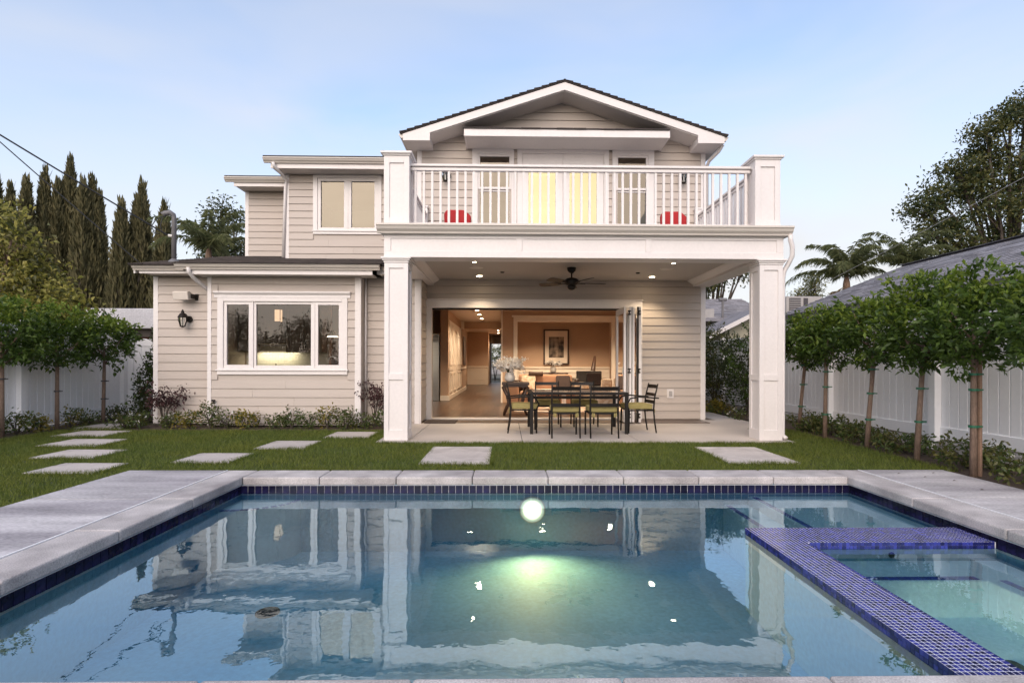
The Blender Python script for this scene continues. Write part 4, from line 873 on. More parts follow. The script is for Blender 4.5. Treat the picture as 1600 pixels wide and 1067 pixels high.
def big_tree(name, label, x, y, h, trunk_r, lobes, per, Ln, mats, bark='dark_bark', W=.5, cpl=40, flat=.55, group=None, fracnew=0.0, droop=.1):
    """Trunk, limbs to each lobe, and leaf clusters scattered through every lobe (lobes: (dx,dy,z,r))."""
    t = thing(name, label, 'tree', (x,y,0), 0, group)
    tips = [([(0,0,0),(random.uniform(-.1,.1),0,h*.3),(0,random.uniform(-.2,.2),h*.62)],[trunk_r,trunk_r*.75,trunk_r*.4])]
    cl = []
    for dx,dy,z,r in lobes:
        s = Vector((0,0,h*random.uniform(.25,.5))); e = Vector((dx,dy,z)); mid = s.lerp(e,.5)+Vector((0,0,-.08*r)); tips.append(([s,mid,e],[trunk_r*.42,trunk_r*.25,.02]))
        for q in range(3):
            d = Vector((random.gauss(0,1),random.gauss(0,1),random.gauss(0,.5))).normalized()*r*.8; tips.append(([mid.lerp(e,.6),e+d*.5,e+d],[trunk_r*.14,trunk_r*.08,.01]))
        c = in_ball(cpl,.35)*np.array([r,r,r*flat])+np.array([dx,dy,z]); cl.append(c)
    branchy(t,None,tips,trunk_r,bark)
    cl = np.concatenate(cl); new = RNG.random(len(cl)) < fracnew
    foliage('crown', t, cl, per, Ln, mats, Ln*1.1, W, .2, new if fracnew else None, droop)
    return t
def lobes_in(n, c, rad, r0, r1, lo=.3):
    p = in_ball(n,lo)*np.array(rad)+np.array(c); return [(a,b_,z,random.uniform(r0,r1)) for a,b_,z in p]
# yellowish tree overhanging the fence
big_tree('broadleaf_tree','yellow green broadleaf tree leaning over the white fence beside the cypresses',-11.0,11.6,4.0,.12,
         lobes_in(22,(-.2,0,3.1),(1.35,1.2,1.45),.36,.55,.4)+[(.95,-.6,2.35,.42),(1.35,-.2,2.65,.36),(1.7,-.7,2.25,.34),(.5,-1.0,2.2,.42),(1.75,-.2,2.5,.32),(2.1,-.4,2.3,.3),(.9,.2,3.2,.36),(2.2,-.9,2.1,.26)],9,.125,['leaf_yellow','leaf_olive'],'bark',.5,34,.8,None,.4,.2)
# trees across the yard, behind the viewpoint: they show only as reflections in the kitchen window
for X_,Y,h_,l in ((-15.0,-8.5,4.4,'broad garden tree beyond the near side of the pool deck, mirrored in the kitchen window'),(-11.2,-8.0,4.0,'rounded garden tree beyond the near deck, mirrored in the last kitchen casement')):
    big_tree('garden_tree',l,X_,Y,h_*.7,.12,lobes_in(16,(0,0,h_*.55),(1.9,1.2,h_*.36),.6,.9),10,.16,['leaf_dark','leaf_olive'],W=.45,cpl=26,flat=.8,fracnew=.4)
# large tree beyond the garage
big_tree('shade_tree','large spreading tree with layered airy branches above the grey garage roof',22.8,24,10.5,.34,
         [(-3.3,0,7.2,1.0),(-2.2,.5,7.7,1.1),(-2.6,-.4,6.5,.9),(-1.2,-.8,8.0,1.2),(-.6,.8,9.2,1.2),(.3,-.5,9.9,1.1),(-1.6,.2,9.3,1.0),(.9,.7,10.9,1.2),(1.8,-.3,11.9,1.2),(2.7,.4,12.6,1.3),(1.4,.9,9.4,1.3),(2.9,-.8,10.6,1.4),
          (.6,-1.1,8.4,1.3),(2.1,0,8.3,1.4),(3.5,.5,9.0,1.5),(-.4,.3,7.0,1.2),(1.0,-.6,6.7,1.2),(2.7,.6,6.9,1.4),(3.9,-.2,7.6,1.4),(-1.6,-.6,5.6,1.0),(.2,.7,5.4,1.1),(1.9,-.4,5.2,1.2),(3.4,.3,5.6,1.3),(-.4,1.2,10.3,.7),(-.9,.4,10.9,.6),(-4.0,0,8.2,.85),(-3.1,.3,8.9,.95),(-2.4,0,10.0,.9),(-1.1,0,11.7,.85),(-3.5,.2,6.1,.9),(-2.8,0,5.1,.9),(.9,.2,13.0,.9),(0,0,12.4,.8),(3.9,0,13.4,1.0)],13,.20,['leaf_olive','leaf_dark'],'dark_bark',.42,62,.42,None,.45,.1)
big_tree('dark_tree','dark broadleaf tree peeking out behind the corner of the upper wall',-10.0,20,6.0,.18,lobes_in(14,(0,0,5.7),(1.0,1.0,1.5),.4,.7),9,.14,['leaf_dark','leaf_olive'],W=.45,cpl=34,flat=.7,fracnew=.4)
big_tree('dark_tree','dark dense tree beyond the neighbour roof, seen under the porch beam',10.4,27,6.0,.25,lobes_in(20,(-.2,0,6.1),(1.9,1.2,1.3),.6,.9),11,.16,['leaf_dark','leaf_olive'],W=.45,cpl=46,flat=.7,fracnew=.3)
for px_,py_,Y,w_,l in ((1278,432,27,1.5,'bushy evergreen between the air conditioner and the palm'),(1248,462,28,.9,'small pale evergreen just beside the white column top'),):
    X_=XA(px_,Y); Z_=ZA(py_,Y)
    big_tree('evergreen_tree',l,X_,Y,Z_*.8,.12,[(random.uniform(-1,1)*w_*(1-q/9),random.uniform(-.6,.6),1.5+(Z_-1.6)*q/8,.35+.45*(1-q/9)) for q in range(9) for _ in (0,1)],10,.16,['leaf_olive','leaf_yellow'],W=.3,cpl=24,flat=.6,group=None,fracnew=.25)
for X_,Y,zt,w_,l in ((17.0,21,4.9,1.5,'mass of sunlit shrubs rising behind the garage ridge beside the palms'),(20.5,19,5.6,1.9,'leafy yellow green shrub on the garage ridge line under the large tree'),(24.0,20,6.3,2.2,'broad bush under the large tree where the ridge leaves the picture')):
    big_tree('tall_shrub',l,X_,Y,zt*.8,.1,lobes_in(14,(0,0,zt-1.3),(w_,1.0,1.2),.5,.8,.2),10,.15,['leaf_olive','leaf_yellow'],W=.45,cpl=30,flat=.7,fracnew=.5)

def palm(x, y, zc, nf, fl, label, trunk_r=.16, dry=3, shaft='bark'):
    t = thing('palm_tree', label, 'palm', (x,y,0), 0)
    O('trunk', MB().tube([(0,0,0),(.05,0,zc*.5),(0,0,zc-.35)],[trunk_r*1.2,trunk_r,trunk_r*.9],12), 'bark', t, True, local=True)
    O('crownshaft', MB().tube([(0,0,zc-.36),(0,0,zc-.1),(0,0,zc+.35)],[trunk_r*.9,trunk_r*.8,.04],12), shaft, t, True, local=True)
    for k in range(nf+dry):
        a = k*2.39996+.4; isdry = k >= nf; el = (R(86)-R(58)*(k/nf)) if not isdry else R(-15); L_ = fl*random.uniform(.85,1.1)*(.8 if isdry else 1)
        p = Vector((0,0,zc+(.1 if not isdry else -.25))); pts = [p.copy()]; th = el
        for s_ in range(9):
            p = p + Vector((math.cos(a)*math.cos(th), math.sin(a)*math.cos(th), math.sin(th)))*L_/9; pts.append(p.copy()); th -= R(6.5 if not isdry else 8)*(1+s_*.20)
        f_ = O('frond', MB().tube(pts,[.02-.0017*i for i in range(10)],5), 'leaf_dry' if isdry else 'leaf_palm', t, local=True)
        n = 170; u = RNG.uniform(.12,1,n); idx = np.clip((u*9).astype(int),0,8); fr = (u*9-idx)[:,None]; A = np.array([tuple(q) for q in pts]); P = A[idx]*(1-fr)+A[idx+1]*fr
        tang = unit(A[idx+1]-A[idx]); side = np.array([-math.sin(a),math.cos(a),0])*np.sign(RNG.normal(size=n))[:,None]
        D = side*.75+tang*.55-np.array([0,0,.35])+np.stack([RNG.normal(size=n)*.25,RNG.normal(size=n)*.25,RNG.normal(size=n)*.3-.15],1)
        V,F = leaves(P,D,fl*.19*(1.05-u*.55),np.full(n,.020),.05,.30); npmesh('leaflets',V,F,'leaf_dry' if isdry else 'leaf_palm',None,f_)
palm(XA(1328,22),22,ZA(436,22),15,2.5,'palm with arching fronds and bare trunk beyond the garage roof', shaft='stake')
palm(XA(1425,21),21,ZA(415,21),10,2.1,'smaller palm with thin upright stems beside the large tree',.07,0)
palm(XA(330,17),17,ZA(400,17),12,1.9,'palm with drooping fronds behind the low roof beside the upper wall',.12,0)

def shrub(name, label, x, y, h, r, n, Ln, mats, frac=.0, shape='round', stems=5, per=9, cat='shrub', group=None, W=.45, base=0.0, lift=.4, stem_m='dark_bark'):
    t = thing(name, label, cat, (x,y,-.03), 0, group); b = MB()
    for k in range(stems):
        a = k*2.4+x; e = Vector((math.cos(a)*r*.6,math.sin(a)*r*.6,h*random.uniform(.6,.9))); b.tube([(0,0,0),e*.4+Vector((0,0,h*.12)),e],[.012+.004*h,.009,.003],6)
    O('stem', b, stem_m, t, local=True)
    if shape == 'cone': u = RNG.random(n)**1.4; a = RNG.random(n)*2*np.pi; rr = r*(1-u*.92)*RNG.uniform(.5,1,n); cl = np.stack([rr*np.cos(a),rr*np.sin(a),.12*h+u*h*.88],1)
    else:
        cl = in_ball(n,.3)*np.array([r,r,(h-base)*.5]); cl[:,2] += base+(h-base)*.5
    foliage('foliage', t, cl, per, Ln, mats, Ln*.6, W, lift, (RNG.random(n) < frac) if frac else None, .1)
    return t
shrub('conical_shrub','dark conical evergreen shrub between the gate and the house corner',-7.35,11.55,1.95,.62,260,.085,['leaf_dark','leaf_ficus'],.3,'cone',4,12)
shrub('camellia_shrub','tall dark glossy shrub nearest the porch column in the side passage',5.72,12.6,2.15,.62,300,.08,['leaf_dark','leaf_ficus'],.5,'round',6,12,base=.1)
shrub('camellia_shrub','loose tall shrub with thin leaves beside the house side wall',5.45,14.0,2.3,.6,300,.08,['leaf_dark','leaf_olive'],.5,'round',6,12,base=.1)
shrub('camellia_shrub','dark shrub at the back of the side passage by the fence',5.75,16.0,2.3,.6,220,.09,['leaf_dark','leaf_ficus'],.4,'round',6,10,base=.1)
def vase_shrub(label, x, y, h, r, off=0):
    t = thing('purple_shrub', label, 'shrub', (x,y,-.03), 0, 'purple leaved shrubs by the house wall'); b = MB(); cl = []
    for k in range(9):
        a = k*2.4; e = Vector((math.cos(a)*r*random.uniform(.4,1)+off,math.sin(a)*r*.5,h*random.uniform(.6,.98))); m = Vector((e.x*.25,e.y*.3,h*.4)); b.tube([(random.uniform(-.03,.03),0,0),m,e],[.011,.008,.003],6)
        for q in range(9): cl.append(tuple(m.lerp(e,random.uniform(.35,1.05))+Vector((random.gauss(0,.07),random.gauss(0,.06),random.gauss(0,.05)))))
    O('stem', b, 'dark_bark', t, local=True); foliage('foliage', t, np.array(cl), 7, .062, ['leaf_purple'], .05, .5, 0, None, .3)
vase_shrub('small purple leaved shrub with bare stems at the outer house corner', -6.52, 10.35, .82, .38)
vase_shrub('purple leaved shrub spreading beside the white porch column', -2.50, 10.30, .86, .36, .12)

bed = [(-7.05,10.05,.26,.22,'leaf_bed',1,'low white flowering plant beside the foot of the purple corner shrub'),(-6.75,9.98,.30,.2,'leaf_bed',1,'white flowering plant under the purple corner shrub'),(-6.2,10.0,.30,.16,'leaf_bed',1,'slim leafy plant with a few white flowers right of the purple corner shrub'),
       (-5.85,10.02,.36,.24,'leaf_gold',0,'golden leaved bush below the white downspout'),(-5.45,10.0,.50,.18,'leaf_bed',1,'tall pale sprig standing in front of the bay corner'),(-5.15,9.98,.34,.22,'leaf_bed',1,'pale green bush under the kitchen window, next to the golden one'),
       (-4.78,9.98,.36,.24,'leaf_gold',0,'yellow green bush below the first kitchen casement'),(-4.25,9.98,.25,.2,'leaf_bed',0,'small sparse plant under the wide kitchen pane'),(-3.95,9.98,.40,.22,'leaf_bed',1,'upright leafy plant under the wide kitchen pane'),(-3.62,9.98,.30,.22,'leaf_bed',0,'bushy green plant under the second mullion'),
       (-3.30,9.98,.45,.17,'leaf_gold',0,'bright yellow plant under the last kitchen casement'),(-2.95,9.98,.38,.24,'leaf_bed',1,'leggy white flowering plant near the bay corner board'),(-2.60,9.95,.30,.22,'leaf_bed',0,'low green plant between the bay and the purple shrub'),(-2.25,9.95,.34,.22,'leaf_bed',1,'low green plant at the foot of the porch column'),
       (-8.25,8.5,.42,.24,'leaf_bed',1,'green bush at the picture edge below the overhung tree'),(-8.2,9.15,.36,.24,'leaf_bed',0,'green bush at the base of the first tree trunk'),(-8.12,9.48,.30,.14,'leaf_gold',0,'small yellowish plant between two tree trunks'),
       (-8.1,10.15,.40,.18,'leaf_gold',0,'golden orange plant in front of the fence between tree trunks'),(-8.0,10.45,.22,.16,'leaf_bed',1,'tiny plant near the third tree trunk'),(-7.75,11.5,.34,.3,'leaf_bed',1,'bushy plants at the fence end beside the conical shrub'),(-8.2,11.3,.30,.26,'leaf_bed',0,'low plant behind the third tree trunk'),
       (5.55,9.7,.32,.28,'leaf_bed',0,'low bush behind the slim leaning tree'),(5.58,9.1,.34,.30,'leaf_bed',0,'leafy bush between the first two staked trees'),(5.55,8.2,.28,.30,'leaf_bed',1,'low bush with small white flowers behind the second trunk'),(5.5,7.3,.26,.30,'leaf_bed',0,'low bush between the third trunk and the leaning trunk'),
       (5.45,6.25,.34,.32,'leaf_bed',1,'broad bush between the leaning trunk and the twin stakes'),(5.42,5.2,.30,.36,'leaf_bed',1,'white flowering ground plant at the deck edge by the twin stakes'),(5.4,4.5,.28,.34,'leaf_bed',1,'low plant under the cut off tree at the picture edge'),
       (4.98,11.6,.26,.22,'leaf_bed',1,'small pale plant at the foot of the tall dark glossy shrub'),(5.2,13.2,.30,.22,'leaf_gold',0,'yellowish plant in the side passage by the house wall')]
for x,y,h,r,m,fl_,l in bed:
    r *= 1.35 if x > 5 else 1.1; sh_ = shrub('bedding_plant',l,x,y,h,r,(70 if x > 5 else 44) if r>.25 else 28,.058 if x < 5 else .066,[m,'leaf_olive' if m!='leaf_gold' else 'leaf_bed'],.35,'round',5,9,'plant','low plants in the beds',.5)
    if fl_:
        n = 9; a = RNG.random(n)*6.28; rr = r*RNG.uniform(.3,1,n); c = np.stack([rr*np.cos(a),rr*np.sin(a),h*RNG.uniform(.45,1.02,n)],1)
        foliage('blossom', sh_, c, 6, .022, ['petal_white'], .006, .8, .4)

# ------------------------------------------------------------------ porch furniture and fittings
def chair_parts(t, arms):
    W = .225
    for s in (-1,1):
        O('leg', MB().tube([(s*W,.22,0),(s*W,.21,.40)],[.014,.016],8), 'dark_metal', t, True, local=True)
        O('back_leg', MB().tube([(s*W,-.27,0),(s*W,-.235,.22),(s*W,-.22,.40),(s*W,-.235,.60),(s*W,-.295,.845)],[.013,.014,.015,.014,.012],8), 'dark_metal', t, True, local=True)
        O('side_rail', MB().tube([(s*W,.22,.39),(s*W,-.22,.395)],.013,8), 'dark_metal', t, True, local=True)
        if arms: O('armrest', MB().tube([(s*W,.215,.40),(s*(W+.03),.26,.50),(s*(W+.035),.20,.60),(s*(W+.035),.05,.625),(s*(W+.03),-.30,.60)],[.013,.013,.014,.014,.012],8), 'dark_metal', t, True, local=True)
        O('cushion_tie', MB().box(s*(W-.06)-.012,s*(W-.06)+.012,-.252,-.240,.335,.40).box(s*(W-.035)-.010,s*(W-.035)+.010,-.256,-.246,.345,.405), 'cushion_green', t, local=True, bevel=.003)
    O('seat_frame', MB().box(-W,W,.205,.225,.380,.405).box(-W,W,-.23,-.21,.380,.405).box(-W,W,-.01,.01,.385,.400), 'dark_metal', t, local=True)
    for z0,z1 in ((.50,.555),(.63,.68),(.765,.825)):
        b = MB(); n = 6
        ye = lambda z: -.235-(z-.60)*.245 if z > .6 else -.222-(z-.4)*.065
        for i in range(n):
            xa,xb = -W+2*W*i/n, -W+2*W*(i+1)/n; ca,cb_ = [-.022*(1-((x)/W)**2) for x in (xa,xb)]; y0,y1 = ye(z0),ye(z1)
            b.add([(xa,y0+ca-.006,z0),(xb,y0+cb_-.006,z0),(xb,y1+cb_-.006,z1),(xa,y1+ca-.006,z1),(xa,y0+ca+.006,z0),(xb,y0+cb_+.006,z0),(xb,y1+cb_+.006,z1),(xa,y1+ca+.006,z1)],[(0,1,2,3),(7,6,5,4),(0,4,5,1),(3,2,6,7),(0,3,7,4),(1,5,6,2)])
        O('back_slat', b, 'dark_metal', t, local=True)
    c = O('seat_cushion', MB().box(-.225,.225,-.205,.240,.408,.500), 'cushion_green', t, local=True, bevel=.024); c.modifiers['soft'].segments = 4
    O('piping', MB().tube([(-.222,-.20,.484),(.222,-.20,.484),(.222,.23,.484),(-.222,.23,.484),(-.222,-.20,.484)],.006,6), 'cushion_green', c, local=True)
GC = 'dark metal chairs around the patio table'
c0 = thing('patio_chair','dark slat back chair with green cushion, back to the pool near the vase',  'chair', (.955,8.82,0), 0, GC); chair_parts(c0, False)
for x,y,rz,l in ((1.565,8.82,.03,'dark slat back chair with green cushion, back to the pool near the folded doors'),(.80,10.28,math.pi,'armless chair across the table, facing the pool beside the end table'),(1.50,10.30,math.pi,'armless chair across the table, facing the pool nearest the folded doors')):
    c = dup(c0, None, (x,y,0), rz); c['label'] = l
c1 = thing('patio_chair','green cushioned armchair at the table end by the wooden end table','chair',(.30,9.42,0),R(-90),GC); chair_parts(c1, True)
c = dup(c1, None, (2.30,9.42,0), R(95)); c['label'] = 'green cushioned armchair at the table end before the folded doors, tilted back'
tb = thing('patio_table','dark metal patio table with a brown glass top','table',(1.235,9.60,0))
O('table_frame', MB().frame(.40,2.07,9.05,10.15,.06,.655,.70), 'dark_metal', tb)
bpy.data.objects.remove(tb.children[0])
f = MB().box(.40,2.07,9.05,9.11,.66,.705).box(.40,2.07,10.09,10.15,.66,.705).box(.40,.46,9.11,10.09,.66,.705).box(2.01,2.07,9.11,10.09,.66,.705); O('table_frame', f, 'dark_metal', tb, bevel=.006)
O('table_top', MB().box(.46,2.01,9.11,10.09,.690,.702), 'table_glass', tb)
for x in (.43,2.04):
    for y in (9.08,10.12): O('leg', MB().box(x-.027,x+.027,y-.027,y+.027,0,.66), 'dark_metal', tb, bevel=.004)
tag(O('doormat', MB().box(-1.62,-1.0,10.62,11.18,.001,.016), 'doormat_fibre', bevel=.004), 'dark brown doormat on the patio before the open doorway', 'doormat')
# ceiling fan
fn = thing('ceiling_fan','dark bronze five blade ceiling fan under the porch ceiling','ceiling fan',(1.20,9.9,2.957))
O('canopy', MB().lathe([(.03,-.10),(.075,-.06),(.085,-.001)],(1.2,9.9,2.957),20), 'bronze', fn, True); O('downrod', MB().tube([(1.2,9.9,2.76),(1.2,9.9,2.87)],.014,10), 'bronze', fn)
O('motor', MB().lathe([(.06,-.33),(.11,-.31),(.13,-.27),(.13,-.23),(.09,-.20),(.03,-.185)],(1.2,9.9,2.957),24), 'bronze', fn, True)
O('light_bowl', MB().lathe([(.01,-.415),(.055,-.40),(.08,-.36),(.07,-.331)],(1.2,9.9,2.957),20), 'bronze', fn, True)
for k in range(5):
    a = R(72*k+8); ca,sa = math.cos(a),math.sin(a)
    q = MB().prism([(.20,-.05),(.30,-.075),(.60,-.085),(.645,-.05),(.645,.05),(.60,.085),(.30,.075),(.20,.05)],'z',-.004,.004)
    q.v = [(1.2+x*ca-(y*.97)*sa, 9.9+x*sa+(y*.97)*ca, 2.675+z+y*.21) for x,y,z in q.v]; bl_ = O('blade', q, 'bronze', fn)
    q = MB().box(.09,.26,-.018,.018,2.668,2.684); q.v = [(1.2+x*ca-y*sa,9.9+x*sa+y*ca,z-.008) for x,y,z in q.v]; O('blade_arm', q, 'bronze', bl_)
def ceiling_light(x,y,z,label,group,energy,r=.055,angle=110,col=(1,.78,.52)):
    t = thing('ceiling_light',label,'ceiling light',(x,y,z),0,group)
    O('trim_ring', MB().lathe([(r*1.45,-.012),(r*1.5,-.002),(r*1.02,-.002),(r,-.012)],(x,y,z),20), 'white_paint', t); O('lens', MB().lathe([(r*.98,-.0125),(r*.98,-.010)],(x,y,z),16), 'lamp_warm', t)
    spot('lamp',t,(x,y,z-.02),(x,y,0),energy,col,angle,.6,.05)
GP_ = 'recessed lights in the porch ceiling'
ceiling_light(-.55,10.85,2.957,'lit recessed light near the wall above the open doorway',GP_,40)
ceiling_light(2.95,10.85,2.957,'lit recessed light near the wall above the folded doors',GP_,40)
ceiling_light(-.56,9.35,2.957,'small recessed light behind the beam on the doormat side',GP_,24,.03)
ceiling_light(2.92,9.35,2.957,'small recessed light behind the beam on the fan and downspout side',GP_,24,.03)
GH = 'recessed lights inside the house'
for x,y,e,l in ((-.93,16.9,34,'first recessed light in the passage, nearest the doorway head'),(-.92,18.3,34,'second recessed light in the passage ceiling'),(-.92,20.0,34,'third recessed light, before the passage ceiling beam'),
                (-.78,23.9,34,'recessed light just past the passage ceiling beam'),(-.76,25.4,34,'recessed light farther past the passage ceiling beam'),(-.42,27.4,30,'recessed light near the front door, first of a close pair'),(-.44,29.6,30,'recessed light nearest the front door'),
                (-.95,14.1,70,'family room recessed light mirrored in the pool by the wide column'),(.96,14.1,70,'family room recessed light mirrored under the pool lamp'),(2.76,14.1,70,'family room recessed light near the folded doors, mirrored in the pool'),(1.2,18.2,90,'living room recessed light above the framed picture'),(3.2,18.0,60,'living room recessed light by the window')):
    ceiling_light(x,y,2.85,l,GH,e*2.6,.06,130)
for x,l in ((-.56,'round flush speaker in the porch ceiling near the doorway light'),(2.98,'round flush speaker in the porch ceiling near the folded doors light')):
    tag(O('ceiling_speaker', MB().lathe([(.12,-.008),(.13,-.001)],(x,9.95,2.957),24), 'gutter_paint', loc=(x,9.95,2.957)), l, 'speaker', 'flush speakers in the porch ceiling')
for x,l in ((-.08,'tiny dark ceiling sensor between the doorway light and the fan'),(2.55,'tiny dark ceiling sensor between the fan and the folded doors light')):
    tag(O('ceiling_sensor', MB().lathe([(.03,-.02),(.045,-.001)],(x,10.4,2.957),14), 'bronze', loc=(x,10.4,2.957)), l, 'sensor', 'tiny sensors in the porch ceiling')
def lantern(x,y,z,label,s=1.0):
    """Carriage lantern on a wall facing -y."""
    t = thing('wall_lantern',label,'wall lantern',(x,y,z),0,'carriage lanterns on the house walls')
    L = lambda nm,mb,m='bronze',sm=False: O(nm, mb, m, t, sm, local=True)
    L('back_plate', MB().tube([(.05*s,-.0,.0),(.05*s,-.02,.0)],.06*s,16)); L('arm', MB().tube([(.05*s,-.02,0),(.04*s,-.09*s,.08*s),(0,-.13*s,.11*s)],.012*s,8))
    y0 = -.13*s
    L('cap', MB().lathe([(.085*s,.0),(.08*s,.012*s),(.05*s,.07*s),(.022*s,.09*s),(.03*s,.10*s),(.008*s,.15*s)],(0,y0,.02*s),16), sm=True)
    b = MB()
    for k in range(6):
        a = k*math.pi/3; b.tube([(.078*s*math.cos(a),y0+.078*s*math.sin(a),.02*s),(.075*s*math.cos(a),y0+.075*s*math.sin(a),-.04*s),(.045*s*math.cos(a),y0+.045*s*math.sin(a),-.13*s)],.006*s,6)
    L('cage', b); L('finial', MB().lathe([(.048*s,-.13*s),(.048*s,-.142*s),(.01*s,-.16*s)],(0,y0,0),14)); L('glass', MB().lathe([(.07*s,.015*s),(.068*s,-.04*s),(.040*s,-.128*s)],(0,y0,0),12), 'window_glass')
    L('candle', MB().tube([(0,y0,-.12*s),(0,y0,-.02*s)],.012*s,8), 'ceramic_white')
lantern(-6.22,10.575,2.03,'bronze carriage lantern on the low wall under the loudspeaker',1.05)
lantern(-1.28,11.37,5.13,'bronze carriage lantern behind the railing beside the double hung window near the post',1.0)
lantern(3.72,11.37,5.13,'bronze carriage lantern behind the railing above the solid wall near the corner newel',1.0)
sk = thing('wall_speaker','taupe outdoor loudspeaker tilted down on the low siding wall','loudspeaker',(-6.2,10.45,2.46))
O('cabinet', MB().prism([(10.33,2.38),(10.30,2.53),(10.37,2.56),(10.50,2.50),(10.46,2.40)],'x',-6.34,-6.05), 'speaker_paint', sk, bevel=.012); O('bracket', MB().box(-6.045,-6.03,10.40,10.56,2.42,2.50).box(-6.05,-6.0,10.56,10.585,2.40,2.52), 'bronze', sk)
ot = thing('power_outlet','grey weatherproof outlet box on the siding beside the folded doors','outlet',(3.49,11.39,.555)); O('cover', MB().box(3.42,3.56,11.365,11.384,.46,.65), 'white_paint', ot, bevel=.004); O('lid', MB().box(3.455,3.525,11.345,11.364,.50,.61), 'ac_metal', ot, bevel=.006)
tp = thing('garden_tap','small brass hose tap on the siding near the bay corner','tap',(-5.52,10.24,.43)); O('spout', MB().tube([(-5.52,10.285,.43),(-5.52,10.22,.43),(-5.52,10.19,.40),(-5.52,10.18,.36)],.014,8), 'bronze', tp); O('handle', MB().tube([(-5.55,10.23,.475),(-5.49,10.23,.475)],.02,8).tube([(-5.52,10.23,.43),(-5.52,10.23,.475)],.008,6), 'bronze', tp)
# balcony seats
for x,l in ((-.91,'red cushioned chair behind the railing on the side near the kitchen wing'),(3.12,'red cushioned chair behind the railing near the downspout corner')):
    t = thing('balcony_chair',l,'chair',(x,10.0,3.336),0,'red chairs on the balcony'); L = lambda nm,mb,m,bv=0: O(nm, mb, m, t, local=True, bevel=bv)
    L('back_cushion', MB().prism([(-.24,.36),(.24,.36),(.25,.58),(.12,.69),(-.20,.69),(-.25,.62)],'y',-.06,.06), 'red_cloth', .03); L('seat_cushion', MB().box(-.25,.25,.07,.55,.30,.40), 'red_cloth', .03)
    L('seat_frame', MB().box(-.28,.28,-.02,.58,.25,.295), 'dark_metal')
    for sx in (-.26,.26):
        for sy in (0.0,.55): L('leg', MB().box(sx-.015,sx+.015,sy-.015,sy+.015,0,.25), 'dark_metal')
# fallen leaves on the deck and in the pool
for x,y,z,l in ((4.45,5.62,0,'dry leaf in the middle of the little scatter on the far deck corner'),(4.62,5.45,0,'dry leaf on the deck closest to the twin staked tree'),(4.70,5.82,0,'dry leaf at the deck edge next to the lawn corner'),(4.55,5.05,0,'dry leaf lying nearest the camera on the deck beside the white caulk line'),(4.30,5.80,0,'dry leaf on the deck nearest the far coping')):
    tag(O('fallen_leaf', MB().add([(x-.03,y,z+.003),(x,y-.012,z+.012),(x+.035,y+.005,z+.004),(x,y+.014,z+.010)],[(0,1,3),(1,2,3)]), 'dry_leaf', loc=(x,y,z)), l, 'leaf', 'dry leaves on the deck')

# ------------------------------------------------------------------ inside the house
kt = thing('refrigerator','tall steel refrigerator at the edge of the open doorway','refrigerator',(-2.22,16.95,.02))
O('body', MB().box(-2.36,-2.085,16.70,17.34,.02,2.10), 'steel', kt, bevel=.006); O('grille', MB().box(-2.35,-2.095,16.685,16.699,1.85,2.08), 'ac_dark', kt)
for k in range(5): O('grille_slat', MB().box(-2.35,-2.095,16.67,16.684,1.87+k*.043,1.89+k*.043), 'steel', kt)
O('handle', MB().tube([(-2.32,16.66,.7),(-2.32,16.66,1.5)],.012,8), 'steel', kt)
ub = thing('kitchen_cabinets','taupe kitchen cabinets with range hood seen through the wide kitchen window','cabinets',(-5.6,13.8,0))
O('upper_cabinet', MB().box(-6.7,-6.35,13.55,13.98,1.45,2.6).box(-5.52,-4.62,13.55,13.98,1.45,2.6), 'cabinet', ub, bevel=.006)
O('range_hood', MB().prism([(-6.34,1.66),(-5.53,1.66),(-5.53,1.80),(-5.70,2.75),(-6.2,2.75),(-6.34,1.80)],'y',13.45,13.98), 'cabinet', ub)
O('base_cabinet', MB().box(-6.7,-4.6,13.35,13.98,.02,.88), 'cabinet', ub); O('counter', MB().box(-6.72,-4.58,13.3,13.98,.881,.92), 'counter', ub)
for k in range(3): O('cabinet_door', MB().frame(-6.68+k*.70,-6.01+k*.70,.10,.85,.06,13.335,13.349), 'cabinet', ub)
O('cabinet_door', MB().frame(-5.50,-5.08,1.47,2.58,.07,13.535,13.549).frame(-5.06,-4.64,1.47,2.58,.07,13.535,13.549), 'cabinet', ub)
for x in (-5.13,-5.01): O('door_pull', MB().box(x-.008,x+.008,13.51,13.534,1.55,1.75), 'bronze', ub)
bs = O('backsplash', MB().box(-6.7,-4.6,13.982,13.989,.92,1.66), 'grout', ub); b = MB()
for r in range(9):
    for k in range(14): x = -6.7+k*.15+(r%2)*.075; b.box(x+.002,min(x+.148,-4.6),13.976,13.9818,.922+r*.078,.997+r*.078)
o = O('backsplash_tiles', b, 'subway_tile', bs); o['kind'] = 'stuff'
IW(MB().box(-6.73,-4.55,13.99,14.10,0,2.85))
def area(name,parent,loc,to,energy,sx,sy,col):
    d = bpy.data.lights.new(name,'AREA'); o = bpy.data.objects.new(name,d); COL.objects.link(o); d.energy = energy; d.shape = 'RECTANGLE'; d.size = sx; d.size_y = sy; d.color = col
    o.rotation_euler = (Vector(to)-Vector(loc)).to_track_quat('-Z','Y').to_euler(); o.parent = parent; o.location = Vector(loc)-wloc(parent); return o
area('under_cabinet_lamp',ub,(-5.9,13.8,1.43),(-5.9,13.96,1.0),2.2,1.0,.06,(1,.86,.58))
bc = thing('kitchen_counter','dark stone counter with a curved tap inside the kitchen window','counter',(-4.2,11.1,0)); O('base', MB().box(-5.5,-2.9,10.85,11.35,.02,.88), 'cabinet', bc); O('worktop', MB().box(-5.53,-2.88,10.75,11.4,.881,.92), 'counter', bc)
